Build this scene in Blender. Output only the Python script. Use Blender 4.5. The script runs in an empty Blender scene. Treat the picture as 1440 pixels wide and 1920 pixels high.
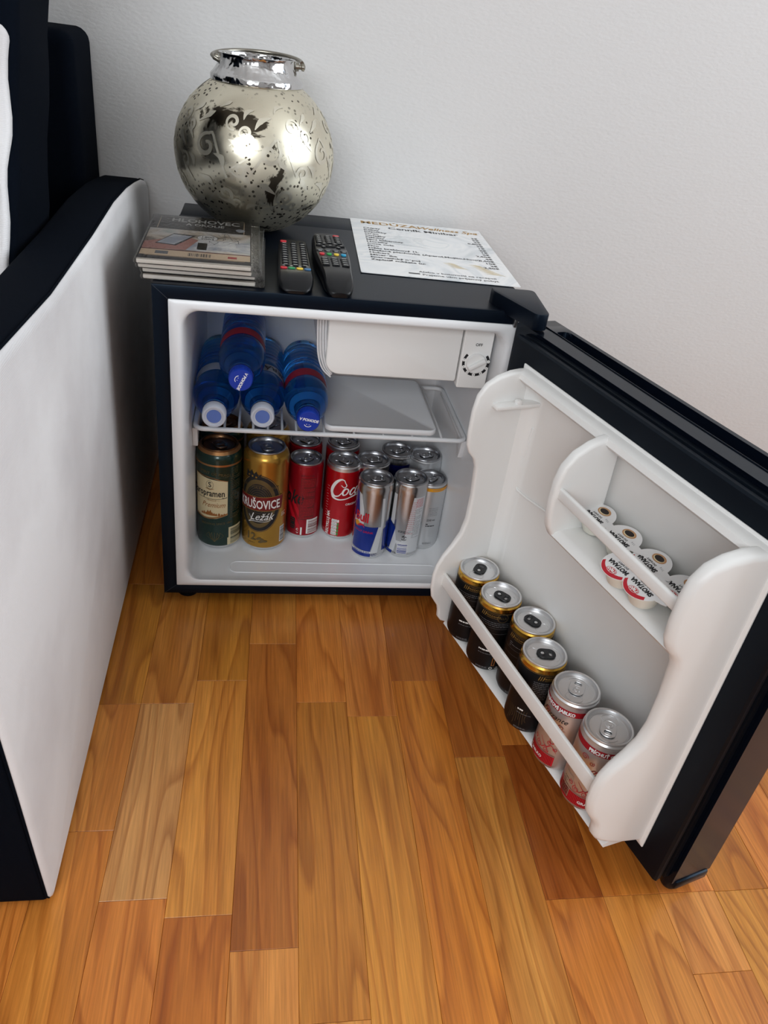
import bpy, bmesh, math, random
from mathutils import Vector, Matrix
from math import sin, cos, pi, radians, atan2, hypot
random.seed(7)
S = bpy.context.scene
COL = S.collection

def lin(c):
    return tuple((x/12.92 if x <= .04045 else ((x+.055)/1.055)**2.4) for x in c)
def rgb(r, g, b):
    return lin((r/255, g/255, b/255)) + (1.0,)

# ------------------------------------------------------------ camera
CAM = Vector((.1165, -.8738, .7315))
cd = bpy.data.cameras.new('camera'); cam = bpy.data.objects.new('camera', cd); COL.objects.link(cam)
cd.sensor_fit = 'VERTICAL'; cd.sensor_height = 36; cd.lens = 1453.85*36/1920
cd.clip_start = .02; cd.clip_end = 50
Rm = Matrix.Rotation(-.2011, 4, 'Z') @ Matrix.Rotation(1.0049, 4, 'X') @ Matrix.Rotation(.1407, 4, 'Z')
cam.matrix_world = Matrix.Translation(CAM) @ Rm
S.camera = cam

# ------------------------------------------------------------ world, lights, exposure
S.view_settings.view_transform = 'Standard'; S.view_settings.look = 'None'
S.view_settings.gamma = 1.0; S.view_settings.use_curve_mapping = False
S.view_settings.exposure = 0.0
W_ = bpy.data.worlds.new('sky'); S.world = W_; W_.use_nodes = True
bg = W_.node_tree.nodes['Background']; bg.inputs[0].default_value = (.62, .78, 1.0, 1); bg.inputs[1].default_value = 1.2

def area(name, loc, aim, sx, sy, power, color):
    l = bpy.data.lights.new(name, 'AREA'); l.shape = 'RECTANGLE'; l.size = sx; l.size_y = sy
    l.energy = power; l.color = color
    o = bpy.data.objects.new(name, l); COL.objects.link(o)
    o.location = loc; o.rotation_euler = (Vector(aim)-Vector(loc)).to_track_quat('-Z', 'Z').to_euler()
    return o
ROOM = (-2.4, 2.1, -2.9, .425, 2.5)      # x0 x1 y0 y1 height
area('window_daylight', (2.04, -.75, 1.45), (0, -.75, 1.40), 1.7, 1.5, 34, (.93, .97, 1.0))
area('window_daylight', (-.7, -2.84, 1.6), (-.5, 0, 1.5), 1.5, 1.1, 44, (.96, .98, 1.0))

# ------------------------------------------------------------ node helpers
def mat(name, base, rough=.5, metal=0., spec=.5, coat=0., trans=0., ior=1.45, alpha=1., emis=None):
    m = bpy.data.materials.new(name); m.use_nodes = True
    b = m.node_tree.nodes['Principled BSDF']
    b.inputs['Base Color'].default_value = base
    b.inputs['Roughness'].default_value = rough
    b.inputs['Metallic'].default_value = metal
    b.inputs['Specular IOR Level'].default_value = spec
    b.inputs['Coat Weight'].default_value = coat
    b.inputs['Coat Roughness'].default_value = .08
    b.inputs['Transmission Weight'].default_value = trans
    b.inputs['IOR'].default_value = ior
    b.inputs['Alpha'].default_value = alpha
    return m
def N(m, t, **kw):
    n = m.node_tree.nodes.new(t)
    for k, v in kw.items():
        if k.startswith('_'): n.inputs[k[1:].replace('_', ' ')].default_value = v
        else: setattr(n, k, v)
    return n
def L(m, a, ao, b, bi):
    m.node_tree.links.new(a.outputs[ao], b.inputs[bi])
def P(m): return m.node_tree.nodes['Principled BSDF']
def noise_bump(m, scale=200, strength=.1, dist=.001, detail=3, stretch=None):
    tc = N(m, 'ShaderNodeTexCoord'); n = N(m, 'ShaderNodeTexNoise'); n.inputs['Scale'].default_value = scale
    n.inputs['Detail'].default_value = detail
    if stretch:
        mp = N(m, 'ShaderNodeMapping'); mp.inputs['Scale'].default_value = stretch
        L(m, tc, 'Object', mp, 'Vector'); L(m, mp, 'Vector', n, 'Vector')
    else: L(m, tc, 'Object', n, 'Vector')
    b = N(m, 'ShaderNodeBump'); b.inputs['Strength'].default_value = strength; b.inputs['Distance'].default_value = dist
    L(m, n, 'Fac', b, 'Height'); L(m, b, 'Normal', P(m), 'Normal')
    return n
def ramp(m, stops, interp='LINEAR'):
    r = N(m, 'ShaderNodeValToRGB'); cr = r.color_ramp; cr.interpolation = interp
    while len(cr.elements) < len(stops): cr.elements.new(.5)
    for e, (p, c) in zip(cr.elements, stops): e.position = p; e.color = c
    return r
def noise_color(m, c1, c2, scale=20, lo=.4, hi=.6, detail=4):
    tc = N(m, 'ShaderNodeTexCoord'); n = N(m, 'ShaderNodeTexNoise'); n.inputs['Scale'].default_value = scale
    n.inputs['Detail'].default_value = detail
    L(m, tc, 'Object', n, 'Vector'); r = ramp(m, [(lo, c1), (hi, c2)]); L(m, n, 'Fac', r, 'Fac')
    L(m, r, 'Color', P(m), 'Base Color'); return n

# ------------------------------------------------------------ mesh helpers
def finish(bm, angle=38):
    bmesh.ops.recalc_face_normals(bm, faces=bm.faces[:])
    a = radians(angle)
    for f in bm.faces: f.smooth = True
    for e in bm.edges:
        if len(e.link_faces) == 2:
            e.smooth = e.calc_face_angle(0) < a
        else: e.smooth = False
def obj(name, bm, mats, parent=None, loc=None, rot=None, angle=38, recalc=True):
    if recalc: finish(bm, angle)
    me = bpy.data.meshes.new(name); bm.to_mesh(me); bm.free()
    for m in (mats if isinstance(mats, (list, tuple)) else [mats]): me.materials.append(m)
    o = bpy.data.objects.new(name, me); COL.objects.link(o)
    if parent: o.parent = parent
    if loc is not None: o.location = loc
    if rot is not None: o.rotation_euler = rot
    return o
def empty(name, loc=(0, 0, 0), rz=0):
    o = bpy.data.objects.new(name, None); COL.objects.link(o); o.location = loc
    o.rotation_euler = (0, 0, rz); o.empty_display_size = .02; return o
def tag(o, label=None, cat=None, group=None, kind=None):
    if label: o['label'] = label
    if cat: o['category'] = cat
    if group: o['group'] = group
    if kind: o['kind'] = kind
    return o
def box(bm, x0, x1, y0, y1, z0, z1, bev=0, seg=2, mi=0):
    r = bmesh.ops.create_cube(bm, size=1)
    vs = r['verts']
    for v in vs:
        v.co = Vector((x0+(v.co.x+.5)*(x1-x0), y0+(v.co.y+.5)*(y1-y0), z0+(v.co.z+.5)*(z1-z0)))
    fs = {f for v in vs for f in v.link_faces}
    for f in fs: f.material_index = mi
    if bev:
        es = list({e for v in vs for e in v.link_edges})
        bmesh.ops.bevel(bm, geom=es, offset=bev, segments=seg, profile=.5, affect='EDGES')
    return bm
def B(*a, **k): return box(bmesh.new(), *a, **k)
def prism(bm, pts, a0, a1, axis='z', bev=0, seg=2, mi=0, bevsel=None):
    """pts 2D polygon; axis: extrusion. x->(y,z) pts, y->(x,z), z->(x,y)"""
    def mk(p, a):
        return {'x': (a, p[0], p[1]), 'y': (p[0], a, p[1]), 'z': (p[0], p[1], a)}[axis]
    lo = [bm.verts.new(mk(p, a0)) for p in pts]; hi = [bm.verts.new(mk(p, a1)) for p in pts]
    fs = [bm.faces.new(lo), bm.faces.new(hi)]
    n = len(pts)
    for i in range(n): fs.append(bm.faces.new((lo[i], lo[(i+1) % n], hi[(i+1) % n], hi[i])))
    bmesh.ops.recalc_face_normals(bm, faces=fs)
    for f in fs: f.material_index = mi
    if bev:
        es = {e for f in fs[:2] for e in f.edges}
        bmesh.ops.bevel(bm, geom=list(es), offset=bev, segments=seg, profile=.5, affect='EDGES')
    return bm
def rrect(x0, x1, y0, y1, r, n=6):
    rr = r if isinstance(r, (list, tuple)) else (r,)*4       # order: x1y1, x0y1, x0y0, x1y0
    out = []
    for (cx, cy, a0, q) in ((x1-rr[0], y1-rr[0], 0, rr[0]), (x0+rr[1], y1-rr[1], 90, rr[1]), (x0+rr[2], y0+rr[2], 180, rr[2]), (x1-rr[3], y0+rr[3], 270, rr[3])):
        for i in range(n+1):
            a = radians(a0+90*i/n); out.append((cx+q*cos(a), cy+q*sin(a)))
    return out
def loft(bm, rings, cap0=False, cap1=False, mis=None):
    vs = [[bm.verts.new(p) for p in r] for r in rings]
    n = len(vs[0])
    for k in range(len(vs)-1):
        for i in range(n):
            f = bm.faces.new((vs[k][i], vs[k][(i+1) % n], vs[k+1][(i+1) % n], vs[k+1][i]))
            if mis: f.material_index = mis[k]
    if cap0: f = bm.faces.new(vs[0]); f.material_index = mis[0] if mis else 0
    if cap1: f = bm.faces.new(vs[-1]); f.material_index = mis[-1] if mis else 0
    return bm
def lathe(bm, prof, n=40, c=(0, 0), cap0=True, cap1=True, mis=None):
    rings = [[(c[0]+max(r, 1e-5)*cos(2*pi*i/n), c[1]+max(r, 1e-5)*sin(2*pi*i/n), z) for i in range(n)] for r, z in prof]
    loft(bm, rings, cap0, cap1, mis); return bm
def tube(bm, pts, r, n=8, closed=False):
    pts = [Vector(p) for p in pts]; m = len(pts); rings = []
    prev = None
    for i, p in enumerate(pts):
        if closed: t = (pts[(i+1) % m]-pts[i-1])
        else: t = pts[min(i+1, m-1)]-pts[max(i-1, 0)]
        t.normalize()
        if prev is None:
            a = t.orthogonal().normalized()
        else:
            a = (prev-t*prev.dot(t)).normalized()
        prev = a; b = t.cross(a); rr = r[i] if isinstance(r, (list, tuple)) else r
        rings.append([tuple(p+a*rr*cos(2*pi*k/n)+b*rr*sin(2*pi*k/n)) for k in range(n)])
    if closed: rings.append(rings[0])
    loft(bm, rings, not closed, not closed)
    if closed: bmesh.ops.remove_doubles(bm, verts=bm.verts[:], dist=1e-6)
    return bm
def ringplate(bm, outer, inners, z0, z1):
    """flat plate with the outline outer and hole loops of the same count as outer when single"""
    inner = inners; n = len(outer)
    V = lambda L_, z: [bm.verts.new((p[0], p[1], z)) for p in L_]
    o0, o1, i0, i1 = V(outer, z0), V(outer, z1), V(inner, z0), V(inner, z1)
    for i in range(n):
        j = (i+1) % n
        bm.faces.new((o1[i], o1[j], i1[j], i1[i])); bm.faces.new((o0[i], i0[i], i0[j], o0[j]))
        bm.faces.new((o0[i], o0[j], o1[j], o1[i])); bm.faces.new((i0[i], i1[i], i1[j], i0[j]))
    return bm
def catmull(pts, k=6):
    out = []; m = len(pts)
    for i in range(m-1):
        p0 = pts[max(i-1, 0)]; p1 = pts[i]; p2 = pts[i+1]; p3 = pts[min(i+2, m-1)]
        for j in range(k):
            t = j/k
            out.append(tuple(.5*((2*b)+(-a+c)*t+(2*a-5*b+4*c-d)*t*t+(-a+3*b-3*c+d)*t**3) for a, b, c, d in zip(p0, p1, p2, p3)))
    out.append(tuple(pts[-1])); return out

# ------------------------------------------------------------ flat print (real ink shapes, wrapped onto a surface)
class Print:
    def __init__(s): s.items = []      # (kind, data, material index, layer)
    def poly(s, pts, m=0, l=0): s.items.append(('p', [(p[0], p[1]) for p in pts], m, l)); return s
    def rect(s, x0, x1, y0, y1, m=0, l=0, r=0):
        return s.poly(rrect(x0, x1, y0, y1, r, 4) if r else [(x0, y0), (x1, y0), (x1, y1), (x0, y1)], m, l)
    def disc(s, x, y, rx, ry=None, m=0, l=0, n=32, rot=0):
        ry = ry or rx; c_, s_ = cos(rot), sin(rot)
        return s.poly([(x+rx*cos(a)*c_-ry*sin(a)*s_, y+rx*cos(a)*s_+ry*sin(a)*c_) for a in [2*pi*i/n for i in range(n)]], m, l)
    def ring(s, x, y, rx, ry, w, m=0, l=0, n=36, a0=0, a1=360):
        A = [radians(a0+(a1-a0)*i/n) for i in range(n+1)]
        for i in range(n):
            a, b = A[i], A[i+1]
            s.poly([(x+rx*cos(a), y+ry*sin(a)), (x+rx*cos(b), y+ry*sin(b)), (x+(rx-w)*cos(b), y+(ry-w)*sin(b)), (x+(rx-w)*cos(a), y+(ry-w)*sin(a))], m, l)
        return s
    def stroke(s, pts, w, m=0, l=0, k=5):
        q = catmull(pts, k) if k else pts; M_ = len(q)
        ws = w if isinstance(w, (list, tuple)) else [w, w]
        def wid(t):
            f = t*(len(ws)-1); i = min(int(f), len(ws)-2); return ws[i]+(ws[i+1]-ws[i])*(f-i)
        Lf, Rt = [], []
        for i in range(M_):
            a = q[max(i-1, 0)]; b = q[min(i+1, M_-1)]; dx, dy = b[0]-a[0], b[1]-a[1]; h = hypot(dx, dy) or 1
            ww = wid(i/(M_-1))/2; nx, ny = -dy/h*ww, dx/h*ww
            Lf.append((q[i][0]+nx, q[i][1]+ny)); Rt.append((q[i][0]-nx, q[i][1]-ny))
        for i in range(M_-1): s.poly([Lf[i], Lf[i+1], Rt[i+1], Rt[i]], m, l)
        return s
    def text(s, t, size, x, y, m=0, l=0, align='CENTER', bold=0, sx=1, rot=0, shear=0, arc=None):
        s.items.append(('t', (t, size, x, y, align, bold, sx, rot, shear, arc), m, l)); return s
    def lines(s, x0, x1, y0, y1, n, m=0, l=0, h=.0006, seed=1):
        """rows of unreadably small print, as dashes"""
        R_ = random.Random(seed)
        for i in range(n):
            y = y1-(y1-y0)*(i+.5)/n; x = x0
            while x < x1-.0005:
                w = min(R_.uniform(.0012, .0045), x1-x); s.rect(x, x+w, y-h/2, y+h/2, m, l); x += w+.0007
                if R_.random() < .06: break
        return s
    def barcode(s, x0, x1, y0, y1, m=0, l=0, seed=2, horiz=False):
        R_ = random.Random(seed); a, e = (y0, y1) if horiz else (x0, x1)
        while a < e-.0004:
            w = R_.choice((.0004, .0004, .0008, .0012)); b = min(a+w, e)
            s.rect(x0, x1, a, b, m, l) if horiz else s.rect(a, b, y0, y1, m, l)
            a = b+R_.choice((.0004, .0007, .001))
        return s
    def spiral(s, x, y, r, w, m=0, l=0, turns=1.4, a0=0, sgn=1, tail=None):
        pts = [(x+r*(1-.75*i/14)*cos(a0+sgn*2*pi*turns*i/14), y+r*(1-.75*i/14)*sin(a0+sgn*2*pi*turns*i/14)) for i in range(15)]
        if tail: pts = [tail]+pts
        return s.stroke(pts, w, m, l, 3)
    def build(s, name, mats, parent, mapf, step=None, angle=60):
        """mapf(u, v, layer) -> xyz ; step: cut faces every step metres in u (and v if tuple)"""
        bm = bmesh.new()
        ly = bm.verts.layers.int.new('ly')
        for kind, d, m, l in s.items:
            if kind == 'p':
                vs = [bm.verts.new((p[0], p[1], 0)) for p in d]
                for v in vs: v[ly] = l
                try: f = bm.faces.new(vs)
                except Exception: continue
                if f.calc_area() < 1e-12: bm.faces.remove(f); continue
                f.normal_update()
                if f.normal.z < 0: f.normal_flip()
                f.material_index = m
            else:
                t, size, x, y, al, bold, sx, rot, shear, arc = d
                cu = bpy.data.curves.new('t', 'FONT'); cu.body = t; cu.size = size; cu.align_x = al
                cu.offset = bold; cu.shear = shear; cu.resolution_u = 2; cu.fill_mode = 'FRONT' if hasattr(cu, 'fill_mode') else cu.fill_mode
                cu.dimensions = '2D'
                o = bpy.data.objects.new('t', cu); COL.objects.link(o)
                dg = bpy.context.evaluated_depsgraph_get(); me = bpy.data.meshes.new_from_object(o.evaluated_get(dg))
                bpy.data.objects.remove(o); bpy.data.curves.remove(cu)
                base = len(bm.verts); bm.verts.ensure_lookup_table(); nf = len(bm.faces)
                tv = []
                cr, sr = cos(rot), sin(rot)
                for v in me.vertices:
                    a, b = v.co.x*sx, v.co.y
                    if arc:
                        th = a/arc; a, b = (arc-0+b)*sin(th) if arc > 0 else (arc+b)*sin(th), (arc+b)*cos(th)-arc
                    nv = bm.verts.new((x+a*cr-b*sr, y+a*sr+b*cr, 0)); nv[ly] = l; tv.append(nv)
                for p in me.polygons:
                    try: f = bm.faces.new([tv[i] for i in p.vertices])
                    except Exception: continue
                    f.normal_update()
                    if f.normal.z < 0: f.normal_flip()
                    f.material_index = m
                bpy.data.meshes.remove(me)
        if step:
            st = step if isinstance(step, tuple) else (step, None)
            for ax, sp in enumerate(st):
                if not sp: continue
                lo = min(v.co[ax] for v in bm.verts); hi = max(v.co[ax] for v in bm.verts)
                k = math.ceil(lo/sp)
                while k*sp < hi:
                    co = Vector((0, 0, 0)); co[ax] = k*sp; no = Vector((0, 0, 0)); no[ax] = 1
                    bmesh.ops.bisect_plane(bm, geom=bm.verts[:]+bm.edges[:]+bm.faces[:], plane_co=co, plane_no=no, dist=1e-7)
                    k += 1
        for v in bm.verts: v.co = Vector(mapf(v.co.x, v.co.y, v[ly]))
        for f in bm.faces: f.smooth = True
        return obj(name, bm, mats, parent, recalc=False)
def cylmap(R, e=.00015):
    return lambda u, v, l: ((R+e*(l+1))*sin(u/R), -(R+e*(l+1))*cos(u/R), v)
def flatmap(z, e=.00012): return lambda u, v, l: (u, v, z+e*(l+1))

# ------------------------------------------------------------ materials
M = {}
M['wall'] = mat('wall_paint', rgb(208, 207, 206), .85)
m = M['wall']
tc = N(m, 'ShaderNodeTexCoord'); n1 = N(m, 'ShaderNodeTexNoise', _Scale=230., _Detail=4.); n2 = N(m, 'ShaderNodeTexNoise', _Scale=38., _Detail=3.)
mp = N(m, 'ShaderNodeMapping'); mp.inputs['Scale'].default_value = (.55, 1, 1.2)
L(m, tc, 'Object', mp, 'Vector'); L(m, mp, 'Vector', n1, 'Vector'); L(m, tc, 'Object', n2, 'Vector')
ad = N(m, 'ShaderNodeMath', operation='MULTIPLY_ADD'); ad.inputs[1].default_value = .5
L(m, n2, 'Fac', ad, 0); L(m, n1, 'Fac', ad, 2)
bp = N(m, 'ShaderNodeBump', _Strength=.42, _Distance=.0012); L(m, ad, 'Value', bp, 'Height'); L(m, bp, 'Normal', P(m), 'Normal')
M['ceiling'] = mat('ceiling_paint', rgb(236, 236, 234), .9)
M['frame'] = mat('window_frame', rgb(238, 238, 236), .4)
M['pane'] = mat('window_glass', (1, 1, 1, 1), .02, trans=1.0)

def wood():
    m = mat('parquet_wood', rgb(190, 125, 60), .29, spec=.5)
    nt = m.node_tree
    tc = N(m, 'ShaderNodeTexCoord'); oi = N(m, 'ShaderNodeObjectInfo')
    mp = N(m, 'ShaderNodeMapping'); mp.inputs['Scale'].default_value = (1, .11, 1)
    L(m, tc, 'Object', mp, 'Vector')
    add = N(m, 'ShaderNodeVectorMath', operation='ADD')
    sc = N(m, 'ShaderNodeVectorMath', operation='SCALE'); sc.inputs['Scale'].default_value = 9.0
    cmb = N(m, 'ShaderNodeCombineXYZ'); L(m, oi, 'Random', cmb, 'X'); L(m, oi, 'Random', cmb, 'Y')
    L(m, cmb, 'Vector', sc, 0); L(m, mp, 'Vector', add, 0); L(m, sc, 'Vector', add, 1)
    # large warp
    nz = N(m, 'ShaderNodeTexNoise', _Scale=11., _Detail=2., _Roughness=.45); L(m, add, 'Vector', nz, 'Vector')
    # cathedral growth lines = iso-lines of the warped field
    mu = N(m, 'ShaderNodeMath', operation='MULTIPLY'); mu.inputs[1].default_value = 15.0; L(m, nz, 'Fac', mu, 0)
    fr = N(m, 'ShaderNodeMath', operation='FRACT'); L(m, mu, 'Value', fr, 0)
    r1 = ramp(m, [(0, (0, 0, 0, 1)), (.55, (.12, .12, .12, 1)), (.9, (1, 1, 1, 1)), (1, (.1, .1, .1, 1))]); L(m, fr, 'Value', r1, 'Fac')
    # fine fibres
    mp2 = N(m, 'ShaderNodeMapping'); mp2.inputs['Scale'].default_value = (1, .03, 1); L(m, tc, 'Object', mp2, 'Vector')
    ad2 = N(m, 'ShaderNodeVectorMath', operation='ADD'); L(m, mp2, 'Vector', ad2, 0); L(m, sc, 'Vector', ad2, 1)
    nf = N(m, 'ShaderNodeTexNoise', _Scale=420., _Detail=4., _Roughness=.6); L(m, ad2, 'Vector', nf, 'Vector')
    nb = N(m, 'ShaderNodeTexNoise', _Scale=34., _Detail=3.); L(m, ad2, 'Vector', nb, 'Vector')
    # base tone from object colour
    dark = N(m, 'ShaderNodeMix', data_type='RGBA', blend_type='MULTIPLY'); dark.inputs['B'].default_value = (.52, .37, .26, 1)
    L(m, oi, 'Color', dark, 'A')
    f1 = N(m, 'ShaderNodeMath', operation='MULTIPLY'); f1.inputs[1].default_value = .62; L(m, r1, 'Color', f1, 0)
    L(m, f1, 'Value', dark, 'Factor')
    r3 = ramp(m, [(.38, (0, 0, 0, 1)), (.66, (1, 1, 1, 1))]); L(m, nb, 'Fac', r3, 'Fac')
    d2 = N(m, 'ShaderNodeMix', data_type='RGBA', blend_type='MULTIPLY'); d2.inputs['B'].default_value = (.66, .5, .38, 1)
    f3 = N(m, 'ShaderNodeMath', operation='MULTIPLY'); f3.inputs[1].default_value = .65; L(m, r3, 'Color', f3, 0)
    L(m, f3, 'Value', d2, 'Factor'); L(m, dark, 'Result', d2, 'A')
    r2 = ramp(m, [(.35, (.8, .8, .8, 1)), (.65, (1.12, 1.12, 1.12, 1))]); L(m, nf, 'Fac', r2, 'Fac')
    d3 = N(m, 'ShaderNodeMix', data_type='RGBA', blend_type='MULTIPLY'); d3.inputs['Factor'].default_value = 1
    L(m, d2, 'Result', d3, 'A'); L(m, r2, 'Color', d3, 'B')
    L(m, d3, 'Result', P(m), 'Base Color')
    bp = N(m, 'ShaderNodeBump', _Strength=.18, _Distance=.0004); L(m, nf, 'Fac', bp, 'Height'); L(m, bp, 'Normal', P(m), 'Normal')
    return m
M['wood'] = wood()
M['joint'] = mat('floor_joint', rgb(92, 52, 22), .7)
M['navy'] = mat('black_lacquer', (.0022, .0040, .0085, 1), .36, spec=.22)
noise_bump(M['navy'], 900, .03, .0004)
P(M['navy']).inputs['Specular Tint'].default_value = (.55, .76, 1, 1)
M['gloss'] = mat('black_gloss', (.0018, .0032, .007, 1), .2, spec=.22)
M['rubber'] = mat('black_rubber', (.0020, .0030, .0055, 1), .5, spec=.22)
for k_ in ('gloss', 'rubber'): P(M[k_]).inputs['Specular Tint'].default_value = (.5, .74, 1, 1)
M['white'] = mat('white_plastic', rgb(232, 232, 230), .38, spec=.45)
noise_bump(M['white'], 420, .05, .0004)
M['white2'] = mat('fridge_liner_white', rgb(226, 228, 230), .3, spec=.5)
M['white3'] = mat('coated_wire_white', rgb(224, 226, 228), .35)
M['grayp'] = mat('grey_seam', rgb(96, 98, 102), .5)
M['ink'] = mat('black_ink', (.012, .012, .014, 1), .45)
M['whiteink'] = mat('white_ink', rgb(235, 235, 232), .45)
M['bfab'] = mat('black_upholstery', (.0020, .0036, .0072, 1), .95, spec=.06)
noise_bump(M['bfab'], 1500, .35, .0006, 2)
m = M['wfab'] = mat('white_upholstery', rgb(222, 222, 222), .9, spec=.2)
tc = N(m, 'ShaderNodeTexCoord'); wv = N(m, 'ShaderNodeTexWave', bands_direction='Z', _Scale=190., _Distortion=1.2, _Detail=2.)
L(m, tc, 'Object', wv, 'Vector'); bp = N(m, 'ShaderNodeBump', _Strength=.3, _Distance=.0005); L(m, wv, 'Fac', bp, 'Height'); L(m, bp, 'Normal', P(m), 'Normal')
nn = N(m, 'ShaderNodeTexNoise', _Scale=5., _Detail=5.); L(m, tc, 'Object', nn, 'Vector')
rr_ = ramp(m, [(.35, rgb(205, 203, 204)), (.6, rgb(226, 226, 227))]); L(m, nn, 'Fac', rr_, 'Fac'); L(m, rr_, 'Color', P(m), 'Base Color')

# ------------------------------------------------------------ room shell
x0, x1, y0, y1, HZ = ROOM
tag(obj('floor', B(x0, x1, y0, y1+.1, -.05, -.0042), M['joint']), 'floor under the laid wooden strips', kind='structure')
FLOOR = bpy.data.objects['floor']
tag(obj('ceiling', B(x0, x1, y0, y1+.1, HZ, HZ+.1), M['ceiling']), kind='structure')
tag(obj('wall_back', B(x0-.1, x1+.1, y1, y1+.1, -.05, HZ), M['wall']), 'pale grey roughly plastered wall behind the fridge', kind='structure')
tag(obj('wall_left', B(x0-.1, x0, y0-.1, y1, -.05, HZ), M['wall']), kind='structure')
def wall_hole(name, axis, a0, a1, t0, t1, h0, h1, w0, w1):
    bm = bmesh.new()
    for (p, q, z0, z1) in ((a0, w0, -.05, HZ), (w1, a1, -.05, HZ), (w0, w1, -.05, h0), (w0, w1, h1, HZ)):
        if axis == 'y': box(bm, t0, t1, p, q, z0, z1)
        else: box(bm, p, q, t0, t1, z0, z1)
    tag(obj(name, bm, M['wall']), kind='structure')
wall_hole('wall_right', 'y', y0-.1, y1, x1, x1+.1, .65, 2.25, -1.65, .15)
wall_hole('wall_front', 'x', x0, x1, y0-.1, y0, 1.0, 2.2, -1.5, .1)
def window(name, axis, at, w0, w1, h0, h1):
    bm = bmesh.new(); c = .05
    def bx(p, q, z0, z1, d=.03):
        if axis == 'y': box(bm, at-d, at+d, p, q, z0, z1, .004)
        else: box(bm, p, q, at-d, at+d, z0, z1, .004)
    bx(w0, w0+c, h0, h1); bx(w1-c, w1, h0, h1); bx(w0+c, w1-c, h0, h0+c); bx(w0+c, w1-c, h1-c, h1)
    mid = (w0+w1)/2; bx(mid-.03, mid+.03, h0+c, h1-c)
    o = tag(obj(name, bm, M['frame']), kind='structure')
    for p, q in ((w0+c, mid-.03), (mid+.03, w1-c)):
        b2 = bmesh.new()
        if axis == 'y': box(b2, at-.003, at+.003, p, q, h0+c, h1-c)
        else: box(b2, p, q, at-.003, at+.003, h0+c, h1-c)
        obj('pane', b2, M['pane'], o)
window('window_1', 'y', x1+.06, -1.65, .15, .65, 2.25)
window('window_2', 'x', y0-.06, -1.5, .1, 1.0, 2.2)

# floor strips, laid towards the back wall with a slight turn
SW = .0625; TURN = .025; SX = .1845
known = {-1: [-.491, -.083], -2: [-.151], -3: [-.437, -.189], -4: [-.361, -.189, .042], 0: [-.189], 1: [-.213], 2: [-.153], 3: [-.279],
         4: [-.459, -.262], 5: [-.459], 6: [-.54, -.459], 7: [-.46], 8: [-.62, -.326]}
TONES = [(207, 139, 62), (203, 133, 56), (198, 126, 49), (211, 146, 70), (193, 118, 43), (205, 136, 58)]
tone_known = {(-1, 1): (205, 145, 82), (-2, 0): (185, 118, 56)}
rnd = random.Random(11)
for k in range(-8, 18):
    ks = sorted(known.get(k, []))
    ys = [y for y in ks]
    lo, hi = -1.15, .425
    a = ys[0] if ys else rnd.uniform(-.5, -.1); cuts = list(ys) if ys else [a]
    while cuts[0] > lo: cuts.insert(0, cuts[0]-rnd.uniform(.28, .46))
    while cuts[-1] < hi: cuts.append(cuts[-1]+rnd.uniform(.26, .42))
    cuts[0] = lo; cuts[-1] = hi
    if cuts[-1]-cuts[-2] < .05: cuts.pop(-2)
    if cuts[1]-cuts[0] < .05: cuts.pop(1)
    prev = None
    for i in range(len(cuts)-1):
        ya, yb = cuts[i]+.00015, cuts[i+1]-.00015
        g = .00012
        ym = (ya+yb)/2
        xa = SX+(k)*SW+g; xb = SX+(k+1)*SW-g
        bm = bmesh.new()
        cx = (xa+xb)/2+TURN*ym
        hl = (yb-ya)/2; hw = (xb-xa)/2; t = TURN
        rings = []
        for (z, s_) in ((-.004, 0), (-.0003, 0), (0, .0003)):
            rings.append([(sx_*(hw-s_)+t*sy_*(hl), sy_*(hl-s_), z) for sx_, sy_ in ((-1, -1), (1, -1), (1, 1), (-1, 1))])
        loft(bm, rings, True, True)
        o = obj('plank', bm, M['wood'], FLOOR, (cx, ym, 0), angle=20)
        c = rnd.choice(TONES)
        while c == prev: c = rnd.choice(TONES)
        prev = c
        c = [v*rnd.uniform(.96, 1.05) for v in c]
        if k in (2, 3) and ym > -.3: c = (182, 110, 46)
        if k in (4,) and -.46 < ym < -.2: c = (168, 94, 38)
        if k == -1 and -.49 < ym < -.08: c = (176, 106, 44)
        if k == -3 and -.437 < ym < -.19: c = (206, 150, 88)
        o.color = rgb(*c)

# ------------------------------------------------------------ fridge
FW, FZ0, FH, FD = .445, .0187, .4544, .4094
LZ = .0264                       # liner floor
fr = empty('mini_fridge', (0, 0, 0))
tag(fr, 'small black refrigerator with its door standing open and a white interior', 'refrigerator')
# cabinet: outer shell as four slabs + back, mitred front
bm = bmesh.new()
def slab_frame(bm, ox0, ox1, oz0, oz1, ix0, ix1, iz0, iz1, ya, yb, mi=0):
    O_ = [(ox0, oz0), (ox1, oz0), (ox1, oz1), (ox0, oz1)]; I_ = [(ix0, iz0), (ix1, iz0), (ix1, iz1), (ix0, iz1)]
    vo0 = [bm.verts.new((p[0], ya, p[1])) for p in O_]; vi0 = [bm.verts.new((p[0], ya, p[1])) for p in I_]
    vo1 = [bm.verts.new((p[0], yb, p[1])) for p in O_]; vi1 = [bm.verts.new((p[0], yb, p[1])) for p in I_]
    for i in range(4):
        j = (i+1) % 4
        for q in ((vo0[i], vo0[j], vi0[j], vi0[i]), (vo0[i], vo1[i], vo1[j], vo0[j]), (vi0[i], vi0[j], vi1[j], vi1[i]), (vo1[i], vi1[i], vi1[j], vo1[j])):
            bm.faces.new(q).material_index = mi
slab_frame(bm, 0, FW, FZ0, FH, .0175, .4300, .034, .4385, .0, .006)
bmesh.ops.bevel(bm, geom=[e for e in bm.edges if all(abs(v.co.y) < 1e-6 for v in e.verts)], offset=.0012, segments=2, profile=.5, affect='EDGES')
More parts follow.
